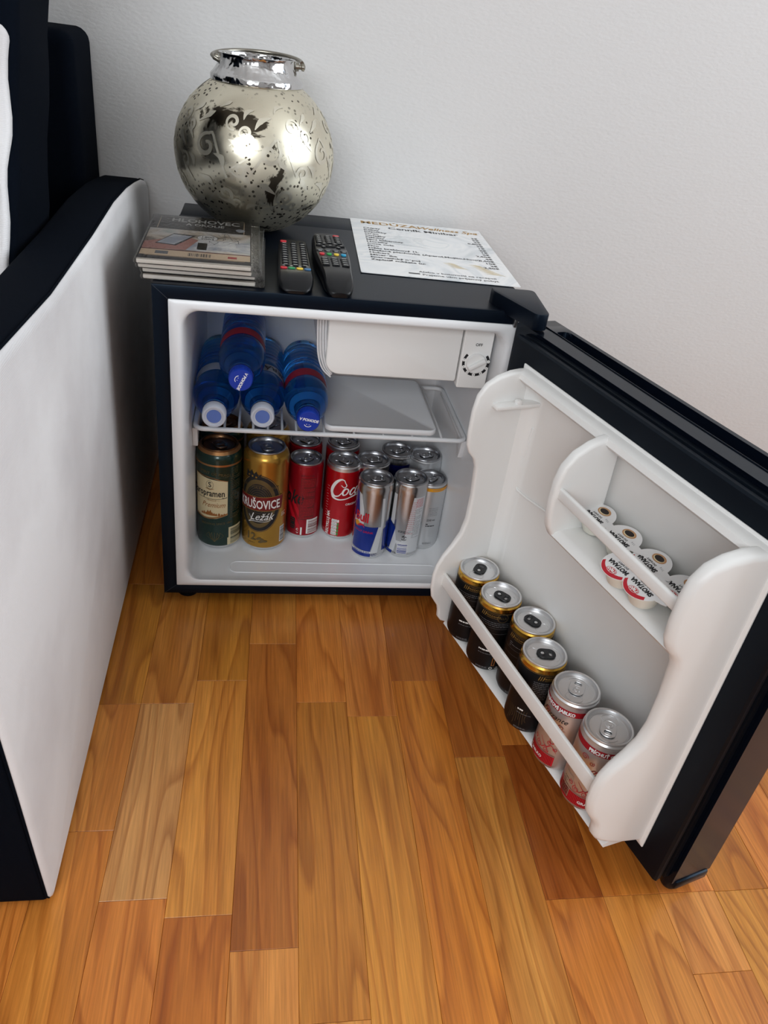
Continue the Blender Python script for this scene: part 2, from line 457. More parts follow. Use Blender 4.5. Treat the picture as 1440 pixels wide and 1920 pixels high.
slab_frame(bm, .0004, FW-.0004, FZ0+.0004, FH-.0004, .0125, .4350, .0225, .4440, .0064, .33)
box(bm, .0004, FW-.0004, .33, FD, FZ0+.0004, FH-.0004, .002)
cab = obj('cabinet', bm, M['navy'], fr)
SEAM = mat('seam', rgb(40, 46, 54), .4)
for a, b, c_, d_ in ((0, FZ0, .0175, .034), (0, FH, .0175, .4385), (FW, FH, .43, .4385), (FW, FZ0, .43, .034)):
    bm = bmesh.new(); tube(bm, [(a+(c_-a)*.03, -.0001, b+(d_-b)*.03), (c_, -.0001, d_)], .0004, 4)
    obj('corner_seam', bm, SEAM, cab)
for x_, y_ in ((.03, .03), (.415, .03), (.03, .38), (.415, .38)):
    bm = bmesh.new(); lathe(bm, [(.014, 0), (.015, .002), (.012, .0185)], 20, (x_, y_)); obj('foot', bm, M['rubber'], fr)
# liner: white front frame + rounded tub
bm = bmesh.new()
def rr3(x0, x1, z0, z1, r, y, n=8): return [(p[0], y, p[1]) for p in rrect(x0, x1, z0, z1, r, n)]
R0 = rr3(.0175, .43, .034, .4385, .0012, -.0005)
rings = [rr3(.0175, .43, .034, .4385, .0012, .004), R0, rr3(.018, .4295, .0345, .438, .0018, -.0012),
         rr3(.0265, .4205, .0405, .4305, .016, -.0016), rr3(.0295, .4175, .0430, .4275, .020, .000), rr3(.0318, .4155, .0410, .4262, .022, .004),
         rr3(.0335, .4140, .0330, .4255, .022, .012), rr3(.0345, .4130, .0272, .4250, .022, .024), rr3(.0348, .4125, LZ, .4250, .022, .034),
         rr3(.037, .411, LZ, .423, .022, .262), rr3(.043, .405, LZ+.006, .417, .018, .27)]
loft(bm, rings, False, True)
liner = obj('liner', bm, M['white2'], fr, angle=50)
# pressed rib of the liner floor
bm = bmesh.new(); 
pts = [(p[0], p[1], LZ+.0002) for p in rrect(.088, .40, .040, .066, .011, 6)]
tube(bm, pts, .0011, 6, True); obj('floor_rib', bm, M['white2'], liner)
for xs in ((.0352, .0425), (.4055, .4125)):
    bm = bmesh.new()
    prism(bm, [(.070, .2425), (.235, .2425), (.235, .2385), (.100, .2370), (.086, .216), (.078, .212), (.074, .222)], xs[0], xs[1], 'x', .0012)
    obj('rack_support', bm, M['white2'], liner)
# wire shelf
rk = empty('wire_shelf'); rk.parent = fr
Yf, Yb, Zr = .0635, .24, .2495
def wire(pts, r, closed=False): return tube(bmesh.new(), pts, r, 10, closed)
loop = [(p[0], p[1], Zr-.0035) for p in rrect(.0395, .4085, Yf, Yb, .012, 6)]
obj('frame_wire', wire(loop, .0033, True), M['white3'], rk)
xs = [.0585, .078, .097, .1155, .135, .154, .173, .192, .2105, .2515, .292, .3325, .374]
for x_ in xs:
    obj('wire', wire([(x_, Yf-.001, Zr-.002), (x_, Yf+.012, Zr), (x_, Yb-.012, Zr), (x_, Yb+.001, Zr-.002)], .0017), M['white3'], rk)
# drip tray on the shelf
bm = bmesh.new()
rings = []
for (z, i, ) in ((0, .002), (.0015, 0), (.0075, 0), (.0085, .0012), (.0085, .002), (.0078, .003)):
    rings.append([(p[0], p[1], Zr+.0019+z) for p in rrect(.2105+i, .366-i, .062+i, .235-i, .012-i, 6)])
loft(bm, rings, True, True); obj('drip_tray', bm, M['white2'], fr, angle=60)
# freezer compartment
fz = obj('freezer_box', B(.210, .366, .045, .25, .352, .4245, .004), M['white2'], fr)
bm = bmesh.new()
for k in range(5):
    o_ = k*.0034; tube(bm, catmull([(.1885+o_, .042, .4245), (.1900+o_, .042, .392), (.1925+o_, .042, .368), (.1990+o_*.8, .042, .350+o_*.3), (.2100, .042, .3395+o_*.8)], 5), .0011, 6)
prism(bm, [(.1890, .4245), (.1905, .392), (.193, .368), (.200, .350), (.212, .341), (.213, .4245)], .0440, .245, 'y', .0005, 1)
obj('evaporator_fin', bm, M['white3'], fz)
bm = bmesh.new(); prism(bm, rrect(.2015, .3688, .3485, .4245, [.003, .003, .017, .003], 6), .030, .043, 'y', .0018, 3)
obj('freezer_door', bm, M['white'], fr)
bm = bmesh.new(); prism(bm, rrect(.3706, .4085, .3415, .4245, .002, 3), .0275, .05, 'y', .0015, 3)
tp = obj('thermostat_panel', bm, M['white'], fr)
bm = bmesh.new(); DX, DZ = .3907, .3765
lathe(bm, [(.0128, 0), (.0128, .003), (.0122, .0042), (.0, .0042)], 36)
dial = obj('dial', bm, M['white'], tp, (DX, .0275, DZ), (pi/2, 0, 0))
o = obj('grip', B(-.0118, .0118, -.0026, .0026, .003, .009, .0012), M['white'], None)
me_ = o.data; bpy.data.objects.remove(o)
mm = Matrix.Rotation(radians(32), 4, 'Z'); me_.transform(mm)
b_ = bmesh.new(); b_.from_mesh(dial.data); b_.from_mesh(me_); finish(b_); b_.to_mesh(dial.data); b_.free(); bpy.data.meshes.remove(me_)
pr = Print()
for i in range(7):
    a = radians(205+i*0) if False else radians(150+i*40)
for i in range(8):
    a0_ = 140+i*33.5; pr.ring(0, 0, .0178, .0178, .0034, 0, 0, 5, a0_, a0_+24)
for i in range(7):
    a = radians(140+28.5+i*33.5); pr.disc(.0161*cos(a), .0161*sin(a), .0021, m=1, l=1, n=14); pr.text(str(7-i), .0030, .0161*cos(a), .0161*sin(a)-.0011, 0, 2)
pr.text('OFF', .0052, 0, .0222, 0, 0, bold=.0001)
pr.build('dial_scale', [M['ink'], M['whiteink']], tp, lambda u, v, l: (DX+u, .0274-.0001*(l+1), DZ+v))
# hinge cover on top right
bm = bmesh.new()
def round_poly(pts, r, n=5):
    out = []; m_ = len(pts)
    for i in range(m_):
        p = Vector(pts[i]); a = Vector(pts[i-1])-p; b = Vector(pts[(i+1) % m_])-p
        q = r[i] if isinstance(r, (list, tuple)) else r
        pa = p+a.normalized()*q; pb = p+b.normalized()*q
        for k in range(n+1):
            t = k/n; out.append(tuple(pa*(1-t)**2+p*2*t*(1-t)+pb*t*t))
    return out
prism(bm, round_poly([(.3955, .026), (.4265, -.0535), (.4425, -.0505), (.4505, .041), (.3955, .041)], [.003, .006, .007, .009, .004]), FH-.0035, .470, 'z', .001, 2)
obj('hinge_cover', bm, M['navy'], fr)
bm = bmesh.new(); box(bm, .418, .4255, -.006, .004, .437, .448, .001); lathe(bm, [(.004, .425), (.004, .452)], 14, (.4235, -.012))
obj('hinge_pin', bm, mat('steel', rgb(140, 142, 145), .3, 1.0), fr)

# ------------------------------------------------------------ door (local frame: x along the door, y = -(depth towards the cabinet side), z up)
OX, OY, PH = .4083, -.0473, 1.28272
def DW(u, w, z): return (OX+u*cos(PH)-w*sin(PH), OY-u*sin(PH)-w*cos(PH), z)
GW, GZ0, GZ1 = .4326, .0263, .444
door = empty('door', (OX, OY, 0), -PH); door.parent = fr
def wy(p): return (p[0], -p[1], p[2])
# outer shell
TD = .0716
bm = bmesh.new()
U0, U1, D0, D1, Z0d, Z1d = -.028, .4395, -.019, -TD, .0235, .449
NU, NW = 60, 26
def depth(u, w):
    # boat shaped pull recess in the top edge
    c = -.0530; h = .0105
    t = (u-.012)/(.36)
    if t <= 0 or t >= 1: return 0
    e = min(1, (u-.012)/.014, (.372-u)/.014); hw = h*math.sqrt(max(0, 1-(1-e)**2))
    d = abs(w-c)/max(hw, 1e-6)
    if d >= 1: return 0
    s_ = (w-c+hw)/(2*hw)
    return .017*min(1, (1-d)*4)*(.35+.65*(1-s_ if t > .4 else 1))
us = sorted(set([U0, U1]+[U0+.004, U1-.004]+[.012+.36*i/NU for i in range(NU+1)]+[.0125, .014, .017, .021, .371, .368]))
ws = sorted(set([D1, D0]+[D1+(D0-D1)*i/NW for i in range(NW+1)]+[-.0425, -.0635]))
grid = {}
for i, u in enumerate(us):
    for j, w in enumerate(ws):
        e = 0
        if u in (U0, U1) or w in (D1, D0): e = .003
        grid[i, j] = bm.verts.new((u, -w, Z1d-e-depth(u, w)))
for i in range(len(us)-1):
    for j in range(len(ws)-1): bm.faces.new((grid[i, j], grid[i+1, j], grid[i+1, j+1], grid[i, j+1]))
loopv = [grid[i, 0] for i in range(len(us))]+[grid[len(us)-1, j] for j in range(1, len(ws))]+[grid[i, len(ws)-1] for i in range(len(us)-2, -1, -1)]+[grid[0, j] for j in range(len(ws)-2, 0, -1)]
low = [bm.verts.new((v.co.x, v.co.y, Z0d)) for v in loopv]
for i in range(len(loopv)):
    j = (i+1) % len(loopv); bm.faces.new((loopv[i], loopv[j], low[j], low[i]))
bm.faces.new(low)
shell = obj('door_shell', bm, M['gloss'], door, angle=42)
shell['label'] = 'glossy black door shell with a pull groove along its top edge'
bm = bmesh.new(); tube(bm, [wy((U0+.006, -.0435, Z1d+.0002)), wy((.20, -.0405, Z1d+.0002)), wy((U1-.004, -.0400, Z1d+.0002))], .0009, 6)
obj('top_trim_line', bm, M['gloss'], door)
bm = bmesh.new()
lathe(bm, [(.0085, .0060), (.0105, .010), (.0105, .0236)], 18, (U1-.010, .031)); box(bm, U1-.030, U1+.0025, .024, .069, .0120, .0250, .003)
obj('bottom_hinge_cap', bm, M['gloss'], door)
# magnetic gasket: rounded profile swept round the rectangle
bm = bmesh.new()
prof = [(0, -.019), (.0005, -.0135), (.003, -.0125), (.003, -.0105), (.001, -.0095), (.0, -.003), (.0018, -.0002), (.006, .0), (.0255, -.0002), (.0300, -.0010), (.031, -.004)]
rings = []
for (s_, w) in prof:
    rings.append([wy((a, w, b)) for a, b in rrect(0+s_, GW-s_, GZ0+s_, GZ1-s_, .0006, 1)])
loft(bm, rings, True, False)
obj('gasket', bm, M['rubber'], door, angle=30)
# white inner liner of the door
UL0, UL1, ZL0, ZL1 = .0295, .4056, .0475, .4210
PB = -.012                         # back panel depth
bm = bmesh.new()
rings = [[wy((a, w, b)) for a, b in rrect(UL0+s_, UL1-s_, ZL0+s_, ZL1-s_, r_, 5)] for s_, w, r_ in
         ((0, -.004, .001), (0, .0008, .001), (.0012, .0018, .001), (.007, .0022, .004), (.010, .004, .006), (.0125, .0045, .008), (.016, .002, .010), (.019, -.006, .012), (.026, PB, .014))]
loft(bm, rings, False, True)
PROF = [(-.006, .4165), (.010, .4175), (.024, .4170), (.041, .4135), (.0560, .406), (.0655, .393), (.0690, .375), (.0690, .350), (.0675, .332), (.0630, .3215), (.0545, .312), (.0490, .300),
        (.0455, .26), (.0455, .225), (.050, .205), (.060, .189), (.0705, .176), (.0775, .163), (.0805, .148), (.0800, .128), (.0765, .112), (.0695, .101), (.0640, .093), (.0615, .084), (.0605, .074), (.055, .066), (.045, .0605), (.030, .056), (-.006, .0515)]
def sidewall(bm, prof, u_in, u_out, lean, r=.0038):
    """rounded thick wall: inner face at u_in, outer face at u_out, leaning by lean at depth .08"""
    q = [(p[0], p[1]) for p in prof]
    lo = [bm.verts.new((u_in+lean*.45*max(p[0], 0)/.08, -p[0], p[1])) for p in q]
    hi = [bm.verts.new((u_out+lean*max(p[0], 0)/.08, -p[0], p[1])) for p in q]
    f0 = bm.faces.new(lo); f1 = bm.faces.new(hi); n = len(q); fs = [f0, f1]
    for i in range(n): fs.append(bm.faces.new((lo[i], lo[(i+1) % n], hi[(i+1) % n], hi[i])))
    bmesh.ops.recalc_face_normals(bm, faces=fs)
    es = {e for f in fs[:2] for e in f.edges}
    bmesh.ops.bevel(bm, geom=list(es), offset=r, segments=4, profile=.5, affect='EDGES', clamp_overlap=True)
sidewall(bm, PROF, UL0+.0150, UL0+.0015, .013, .005)
sidewall(bm, PROF, UL1-.022, UL1-.0025, -.014, .006)
# top ridge and lower shelf floor
prism(bm, [(-.011+0, .4165) if False else (.011, .418), (-.006, .4185), (-.0135, .4155), (-.0155, .410), (-.0125, .4065), (.011, .4035)], UL0+.01, UL1-.01, 'x', 0)
prism(bm, [(.012, .0585), (-.037, .0585), (-.0435, .0575), (-.0455, .0545), (-.0430, .051), (.011, .047)], UL0+.012, UL1-.012, 'x', 0)
dl_ = obj('door_liner', bm, M['white'], door, angle=48)
dl_['label'] = 'white moulded inner liner of the fridge door'
LF = .0585                          # top of the low shelf
# divider and upper shelf
UD = .190
bm = bmesh.new()
PD = [(-.006, .417), (.012, .4165), (.030, .411), (.046, .402), (.0565, .389), (.061, .372), (.0615, .350), (.0600, .333), (.0570, .320), (.0510, .309), (.040, .302), (.020, .297), (-.010, .292)]
sidewall(bm, PD, UD+.013, UD, .004)
prism(bm, [(.0115, .3135), (-.040, .3150), (-.0470, .3135), (-.0505, .3095), (-.0470, .305), (-.030, .301), (.0115, .292)], UD+.004, UL1-.012, 'x', 0)
obj('upper_shelf', bm, M['white'], door, angle=48)
UF = .315
def bar(a, b, h, t, r, name):
    bm = bmesh.new(); A_ = Vector(wy(a)); B_ = Vector(wy(b)); d_ = (B_-A_); ln = d_.length
    box(bm, 0, ln, -t/2, t/2, -h/2, h/2, r, 3)
    o = obj(name, bm, M['white'], door); o.location = A_
    o.rotation_euler = d_.to_track_quat('X', 'Z').to_euler(); return o
bar((UL0+.014, .0635, .139), (UL1-.022, .0700, .1360), .0195, .0042, .0013, 'lower_rail')
bar((UD+.010, .0545, .3605), (UL1-.022, .0580, .3580), .0125, .0052, .0022, 'upper_rail')
bm = bmesh.new(); box(bm, UL0+.012, UL0+.0300, -.046, .012, .3785, .3835, .0015); box(bm, UL0+.021, UL0+.029, -.020, -.012, .380, .3885, .0025)
obj('egg_rest_rib', bm, M['white'], door)
bm = bmesh.new(); tube(bm, [wy((.056, PB+.0004, .350)), wy((.052, PB+.0006, .300)), wy((.050, PB+.001, .272)), wy((.056, PB+.001, .2665)), wy((.075, PB+.001, .2675)), wy((.135, PB+.001, .276)), wy((.19, PB+.001, .285))], .0014, 8)
obj('panel_crease', bm, M['white'], dl_)

# ------------------------------------------------------------ cans
M['alu'] = mat('brushed_aluminium', rgb(224, 225, 226), .36, 1.0)
M['aluD'] = mat('aluminium_lid', rgb(176, 178, 182), .3, 1.0)
M['alug'] = mat('gold_aluminium', rgb(212, 168, 74), .22, 1.0)
M['bronze'] = mat('bronze_lid', rgb(120, 88, 62), .3, 1.0)
M['copperline'] = mat('copper_ring', rgb(190, 140, 92), .3, .9)
M['green'] = mat('green_can_lacquer', rgb(16, 50, 42), .26, .35, coat=.5)
M['goldcan'] = mat('gold_can_lacquer', rgb(190, 146, 66), .27, .85)
M['red'] = mat('red_can_lacquer', rgb(190, 8, 24), .25, .45, coat=.5)
M['redD'] = mat('cherry_can_lacquer', rgb(160, 14, 34), .3, .5, coat=.3)
M['blackcan'] = mat('black_can_lacquer', (.0035, .0035, .0045, 1), .42, 0, spec=.3)
M['pinkalu'] = mat('blush_aluminium', rgb(206, 198, 196), .36, .8)
M['blue'] = mat('blue_ink', rgb(18, 48, 140), .28, .35, coat=.3)
M['navyblue'] = mat('dark_blue_can', rgb(10, 16, 72), .25, .4, coat=.4)
M['silver'] = mat('silver_can', rgb(206, 207, 208), .24, 1.0)
M['satin'] = mat('satin_silver_can', rgb(206, 208, 210), .38, .85)
M['cream'] = mat('cream_ink', rgb(222, 208, 168), .5, .1)
M['ltsilver'] = mat('light_silver_ink', rgb(214, 217, 220), .4, .3)
M['gold'] = mat('gold_ink', rgb(168, 128, 58), .45, .2)
M['golddk'] = mat('dim_gold_ink', rgb(110, 92, 58), .45, .4)
M['redink'] = mat('red_ink', rgb(186, 14, 36), .4)
M['darkred'] = mat('dark_red_ink', rgb(112, 22, 24), .4)
M['orange'] = mat('orange_ink', rgb(214, 146, 30), .4)
M['greenink'] = mat('green_ink', rgb(60, 140, 70), .4)
M['brown'] = mat('brown_ink', rgb(150, 92, 40), .45)
M['greyink'] = mat('grey_ink', rgb(120, 122, 126), .5)
M['tabblack'] = mat('black_tab', (.012, .013, .015, 1), .35)

def can_mesh(R, H, rl, bands, foot='alu', name='body'):
    """bands: list of (z_top, material key) for the side, from the bottom up"""
    hs = max(.010, (R-rl)*1.25+.006); zsh = H-hs
    prof = [(R*.70, .0020), (R*.74, .0), (R*.79, .0004), (R*.90, .0035), (R*.985, .0085), (R, .012)]
    mats = [foot]; idx = [0, 0, 0, 0, 0]
    zs = [b[0] for b in bands if b[0] < zsh-.0005]
    for z in zs: prof.append((R, z))
    prof += [(R, zsh), (R-.0006, zsh+hs*.2), (rl+(R-rl)*.55, zsh+hs*.52), (rl-.0015, zsh+hs*.78), (rl-.0018, H-.0022)]
    mlist = [foot]
    res_i = []
    for k in range(len(prof)-1):
        zm = (prof[k][1]+prof[k+1][1])/2
        if k < 4: res_i.append(0); continue
        key = bands[-1][1]
        for zt, kk in bands:
            if zm < zt: key = kk; break
        if key not in mlist: mlist.append(key)
        res_i.append(mlist.index(key))
    bm = bmesh.new(); lathe(bm, prof, 48, mis=res_i, cap0=True, cap1=False)
    return bm, [M[k] for k in mlist]
def lid_mesh(rl, H):
    bm = bmesh.new()
    lathe(bm, [(rl-.0018, H-.0030), (rl-.0002, H-.0024), (rl, H-.0012), (rl-.0005, H-.0002), (rl-.0014, H), (rl-.0024, H-.0006), (rl-.0030, H-.0050), (rl-.0040, H-.0060), (rl-.0050, H-.0050), (rl-.0058, H-.0040),
               (rl-.008, H-.0038), (rl*.42, H-.0038)], 48, cap0=False, cap1=True)
    # score line of the mouth and pressed rim
    s_ = rl/.026
    tube(bm, [(.0095*s_*cos(a), .0125*s_+.0072*s_*sin(a), H-.0037) for a in [2*pi*i/20 for i in range(20)]], .00035, 5, True)
    tube(bm, [(.0105*s_*cos(a)*(1+.1*cos(2*a)), -.0095*s_+.0095*s_*sin(a), H-.0037) for a in [pi+.3+(pi-.6)*i/16 for i in range(17)]], .0005, 5)
    return bm
def tab_mesh(rl, H, k=1.0):
    s_ = rl/.026*k; z = H-.0030
    bm = bmesh.new()
    out = rrect(-.0078*s_, .0078*s_, -.0135*s_, .0092*s_, .0070*s_, 5)
    inn = rrect(-.0045*s_, .0045*s_, -.0108*s_, -.0048*s_, .0026*s_, 5)
    # plate with the finger hole: built from the outline to the hole
    ringplate(bm, out, inn, z, z+.0010)
    tube(bm, [(p[0], p[1], z+.0006) for p in out], .0007, 6, True)
    tube(bm, [(p[0], p[1], z+.0008) for p in inn], .0005, 6, True)
    tube(bm, [(.0036*s_*cos(a), .0028*s_+.0036*s_*sin(a), z+.0011) for a in [pi*.9+(1.3*pi)*i/12 for i in range(13)]], .0005, 5)
    return bm
def rivet_mesh(rl, H):
    s_ = rl/.026; bm = bmesh.new()
    lathe(bm, [(.0020*s_, H-.0032), (.0020*s_, H-.0017), (.0014*s_, H-.0013), (0, H-.0012)], 16, (0, .0028*s_)); return bm
_cache = {}
def can(label, kind, x, y, z, group=None, face=None, taba=0, prints=None, R=.0265, H=.135, rl=None, bands=None, lid='aluD', tab='aluD', rivet='alu', foot='alu', cat='can', name='drink_can', tabk=1.0):
    rl = rl or R-.0015
    rz = atan2(CAM.x-x, -(CAM.y-y)) if face is None else face
    root = empty(name, (x, y, z), rz); tag(root, label, cat, group)
    key = kind
    if key not in _cache:
        bm, ms = can_mesh(R, H, rl, bands, foot)
        o = obj('body', bm, ms, root); l_ = obj('lid', lid_mesh(rl, H), M[lid], root); t_ = obj('pull_tab', tab_mesh(rl, H, tabk), M[tab], root)
        rv = obj('rivet', rivet_mesh(rl, H), M[rivet], t_)
        _cache[key] = (o, l_, t_, rv)
    else:
        o0, l0, t0, r0 = _cache[key]
        o, l_, t_, rv = o0.copy(), l0.copy(), t0.copy(), r0.copy()
        for q in (o, l_, t_, rv): COL.objects.link(q)
        o.parent = l_.parent = t_.parent = root; rv.parent = t_
    l_.rotation_euler = (0, 0, taba-rz); t_.rotation_euler = (0, 0, taba-rz)
    if prints: prints.build('printed_label', prints.mats, root, cylmap(R), .003)
    return root

# --- prints
def P_green():
    p = Print(); p.mats = [M[k] for k in ('cream', 'ink', 'gold', 'copperline', 'brown', 'golddk', 'green')]
    zz = .0
    p.rect(-.040, .0125, .046, .1195, 0, 0, .0)               # cream panel
    p.poly([(-.040, .1195), (.0125, .1130), (.0125, .1195)], 6, 1)
    p.stroke([(-.040, .1200), (-.012, .1185), (.0125, .1125)], .0009, 3, 2)
    p.poly([(-.040, .050), (-.022, .0475), (-.004, .0495), (.0125, .055), (.0125, .046), (-.040, .046)], 6, 1)
    p.stroke([(-.040, .052), (-.022, .0490), (-.004, .0515), (.0125, .0570)], .0026, 3, 2)
    p.text('Staropramen', .0150, .0085, .0875, 1, 2, align='RIGHT', bold=.00026, sx=.70)
    p.stroke([(.004, .0855), (.0085, .0850), (.0112, .0862)], .0008, 1, 3); p.stroke([(-.033, .0835), (-.005, .0832), (.0108, .0852)], .0006, 1, 3)
    p.text('— PRAGUE —', .0036, -.0105, .0795, 4, 2, sx=1.0)
    p.text('Premium', .0120, -.0090, .0690, 4, 2, sx=.80, shear=.45)
    p.text('S', .0118, -.0135, .1030, 1, 2, bold=.0001); p.ring(-.0135, .1065, .0056, .0070, .0004, 1, 2); p.stroke([(-.020, .1005), (-.0135, .0990), (-.008, .1005)], .0010, 3, 2)
    # skyline of spires
    for i, (xx, h) in enumerate([(-.026, .004), (-.0225, .006), (-.019, .005), (-.0165, .009), (-.0145, .007), (-.0125, .010), (-.010, .006), (-.007, .005), (-.004, .0045), (0, .0055), (.004, .0035), (.0075, .004)]):
        p.poly([(xx-.0016, .0545), (xx+.0016, .0545), (xx+.0016, .0545+h*.55), (xx, .0545+h), (xx-.0016, .0545+h*.55)], 4, 2)
    p.text('SPIRIT OF PRAGUE', .0064, -.0040, .1225, 5, 1, sx=1.0, rot=-.12)
    p.text('BREWING SINCE 1869', .0052, -.0035, .0385, 5, 1, sx=.95, rot=.07)
    for a in (-.5, -.25, 0, .25, .5):
        p.stroke([(-.0065, .014), (-.0065+.012*a, .022), (-.0065+.016*a, .030)], .0005, 5, 0)
        p.stroke([(-.0065+.008*a, .018), (-.0065+.026*a, .024), (-.0065+.016*a, .0305)], .0004, 5, 0)
    p.lines(.0165, .0345, .048, .120, 26, 5, 0, .0009, 3); p.lines(.018, .030, .122, .134, 5, 5, 0, .0006, 4)
    p.items = [(k_, [(a_, b_+(.008 if b_ > .037 else .002)) for a_, b_ in d_] if k_ == 'p' else d_[:3]+(d_[3]+.008,)+d_[4:], m_, l_) for k_, d_, m_, l_ in p.items]
    p.rect(.0145, .0390, .0095, .0405, 0, 0); p.barcode(.0175, .0390, .0115, .0385, 6, 1, 5, True); p.rect(.0125, .0150, .0095, .0225, 0, 1)
    return p
def P_gold():
    p = Print(); p.mats = [M[k] for k in ('ink', 'golddk', 'darkred', 'whiteink', 'gold', 'goldcan')]
    p.disc(-.0095, .0860, .0345, .0490, 0, 0, 48); p.ring(-.0095, .0860, .0335, .0480, .0007, 4, 1, 48)
    p.disc(-.0095, .0860, .0265, .0415, 1, 1, 40); p.disc(-.0095, .0860, .0215, .0340, 0, 2, 40)
    for k in range(7): p.ring(-.0095, .0860, .020-.0023*k, .032-.0039*k, .0005, 1, 3, 24)
    p.text('KRÁLOVSKÝ PIVOVAR', .0070, -.0100, .1120, 1, 4, sx=.9)
    p.poly([(-.045, .0735), (.0265, .0765), (.0285, .1005), (-.045, .0965)], 2, 5)
    p.stroke([(-.045, .0965), (-.01, .0985), (.0285, .1005)], .0007, 4, 6); p.stroke([(-.045, .0735), (-.01, .075), (.0265, .0765)], .0007, 4, 6)
    p.text('KRUŠOVICE', .0205, .0235, .0800, 3, 6, align='RIGHT', bold=.0004, sx=.60, rot=.045)
    p.text('Ležák', .0175, -.0045, .0590, 3, 6, bold=.00005, sx=.86, rot=.08, shear=.5)
    p.stroke([(-.023, .066), (-.019, .058), (-.0235, .053), (-.016, .0560), (.004, .0572), (.0105, .0610)], [.0005, .0009, .0005], 3, 7)
    p.text('12', .0175, -.0200, .0215, 1, 1, bold=.0004, sx=1.0)
    for (a, b, r) in ((.006, .025, .5), (.0105, .0235, -.4), (.0095, .0195, .2), (.015, .0205, 0)): p.disc(a-.013, b, .0042, .0020, 1, 1, 14, r)
    p.lines(-.025, -.013, .0120, .0175, 2, 1, 1, .0006)
    # crown above
    p.poly([(-.020, .1225), (.003, .1210), (.005, .1310), (.0005, .1270), (-.003, .1335), (-.0070, .1285), (-.0105, .1350), (-.014, .1295), (-.018, .1340)], 0, 3); p.items[-1] = ('p', [(a_-.011, b_+.006) for a_, b_ in p.items[-1][1]], 0, 3)
    for a, b in ((-.0142, .1262), (-.0085, .1255), (-.0025, .1247)): p.disc(a-.011, b+.006, .0015, m=5, l=4, n=12)
    p.rect(.0265, .0370, .0145, .0425, 3, 0); p.barcode(.0275, .0370, .0160, .0410, 0, 1, 8, True); p.lines(.0285, .0375, .060, .068, 4, 3, 0)
    return p
def P_cokeside():
    p = Print(); p.mats = [M[k] for k in ('darkred', 'ink', 'whiteink', 'redink')]
    p.poly([(-.030, .105), (-.004, .0500), (-.004, .038), (-.030, .090)], 3, 0); p.poly([(-.030, .080), (-.004, .028), (-.004, .016), (-.030, .066)], 3, 0)
    p.text('Coke', .034, -.0245, .066, 1, 1, bold=.0006, sx=.62, shear=.3)
    p.rect(-.0055, .0180, .038, .112, 0, 1); p.lines(-.0045, .0170, .040, .111, 26, 3, 2, .0008, 6)
    p.text('250 ml Cola', .0042, .004, .1150, 1, 1)
    p.rect(.0070, .0275, .0120, .0385, 2, 1); p.barcode(.0095, .0275, .0135, .0370, 0, 2, 9, True)
    p.rect(-.0020, .0005, .0100, .0240, 2, 1); p.ring(-.0065, .0195, .0020, .0020, .0007, 2, 1, 14, 40, 330); p.stroke([(-.0080, .0150), (-.0065, .0125), (-.0050, .0150)], .0006, 2, 1)
    p.rect(-.0200, -.0110, .0190, .0400, 1, 1, .003); p.lines(-.0190, -.0120, .020, .039, 5, 0, 2, .0012)
    return p
def P_coke():
    p = Print(); p.mats = [M[k] for k in ('whiteink', 'greenink', 'ink')]
    k = .00074; ox, oy = .0005, .0925
    T = lambda pts: [(ox+a*k, oy+b*k) for a, b in pts]
    # big C with tail swash
    p.stroke(T([(6, 20), (3, 26), (-4, 27), (-13, 19), (-20, 5), (-21, -7), (-15, -14), (-6, -12), (0, -4)]), [.0012, .0018, .0042, .0050, .0044, .0022, .0010], 0, 1)
    p.stroke(T([(-21, -5), (-18, -17), (-6, -21), (8, -19), (20, -15), (34, -13), (46, -17), (60, -15)]), [.0042, .0034, .0020, .0016, .0026, .0030, .0012], 0, 1)
    p.stroke(T([(6, 20), (9, 13), (4, 9), (-2, 14)]), [.0012, .0016, .0008], 0, 1)
    # o c a
    for cx in (8, 36): p.stroke(T([(cx+3, 6), (cx-2, 5), (cx-6, -3), (cx-4, -9), (cx+2, -7), (cx+6, 1), (cx+3, 6)]), [.0020, .0030, .0030, .0016, .0024, .0018], 0, 1)
    p.stroke(T([(29, 4), (25, 6), (19, 0), (18, -7), (22, -9), (28, -3)]), [.0022, .0024, .0030, .0024, .0010], 0, 1)
    p.stroke(T([(42, 7), (39, -4), (41, -9), (46, -4)]), [.0026, .0022, .0012], 0, 1)
    p.text('-Cola', .0200, .0480, .0850, 0, 1, align='LEFT', bold=.0004, sx=.8, shear=.3)
    p.text('ORIGINAL TASTE', .0052, .0280, .0670, 0, 1, bold=.00005)
    p.text('RECYKLUJ MA', .0074, -.0155, .0310, 0, 1, bold=.00018, rot=pi/2+.0, sx=.92)
    for i in range(5):
        yb = .0110+.0060*i; p.rect(-.0108, -.0022, yb, yb+.0052, 0, 1, .0006); p.lines(-.0100, -.0030, yb+.0008, yb+.0040, 2, 2, 2, .0006, i)
        p.rect(-.0018, .0008, yb, yb+.0050, 1 if i in (1, 0, 2, 3) else 0, 1, .0006)
    p.rect(-.0018, .0010, .0355, .0398, 0, 2)
    p.lines(-.0100, .0, .0070, .0100, 2, 0, 1, .0005); p.lines(-.0250, -.0200, .040, .098, 12, 0, 1, .0003)
    return p
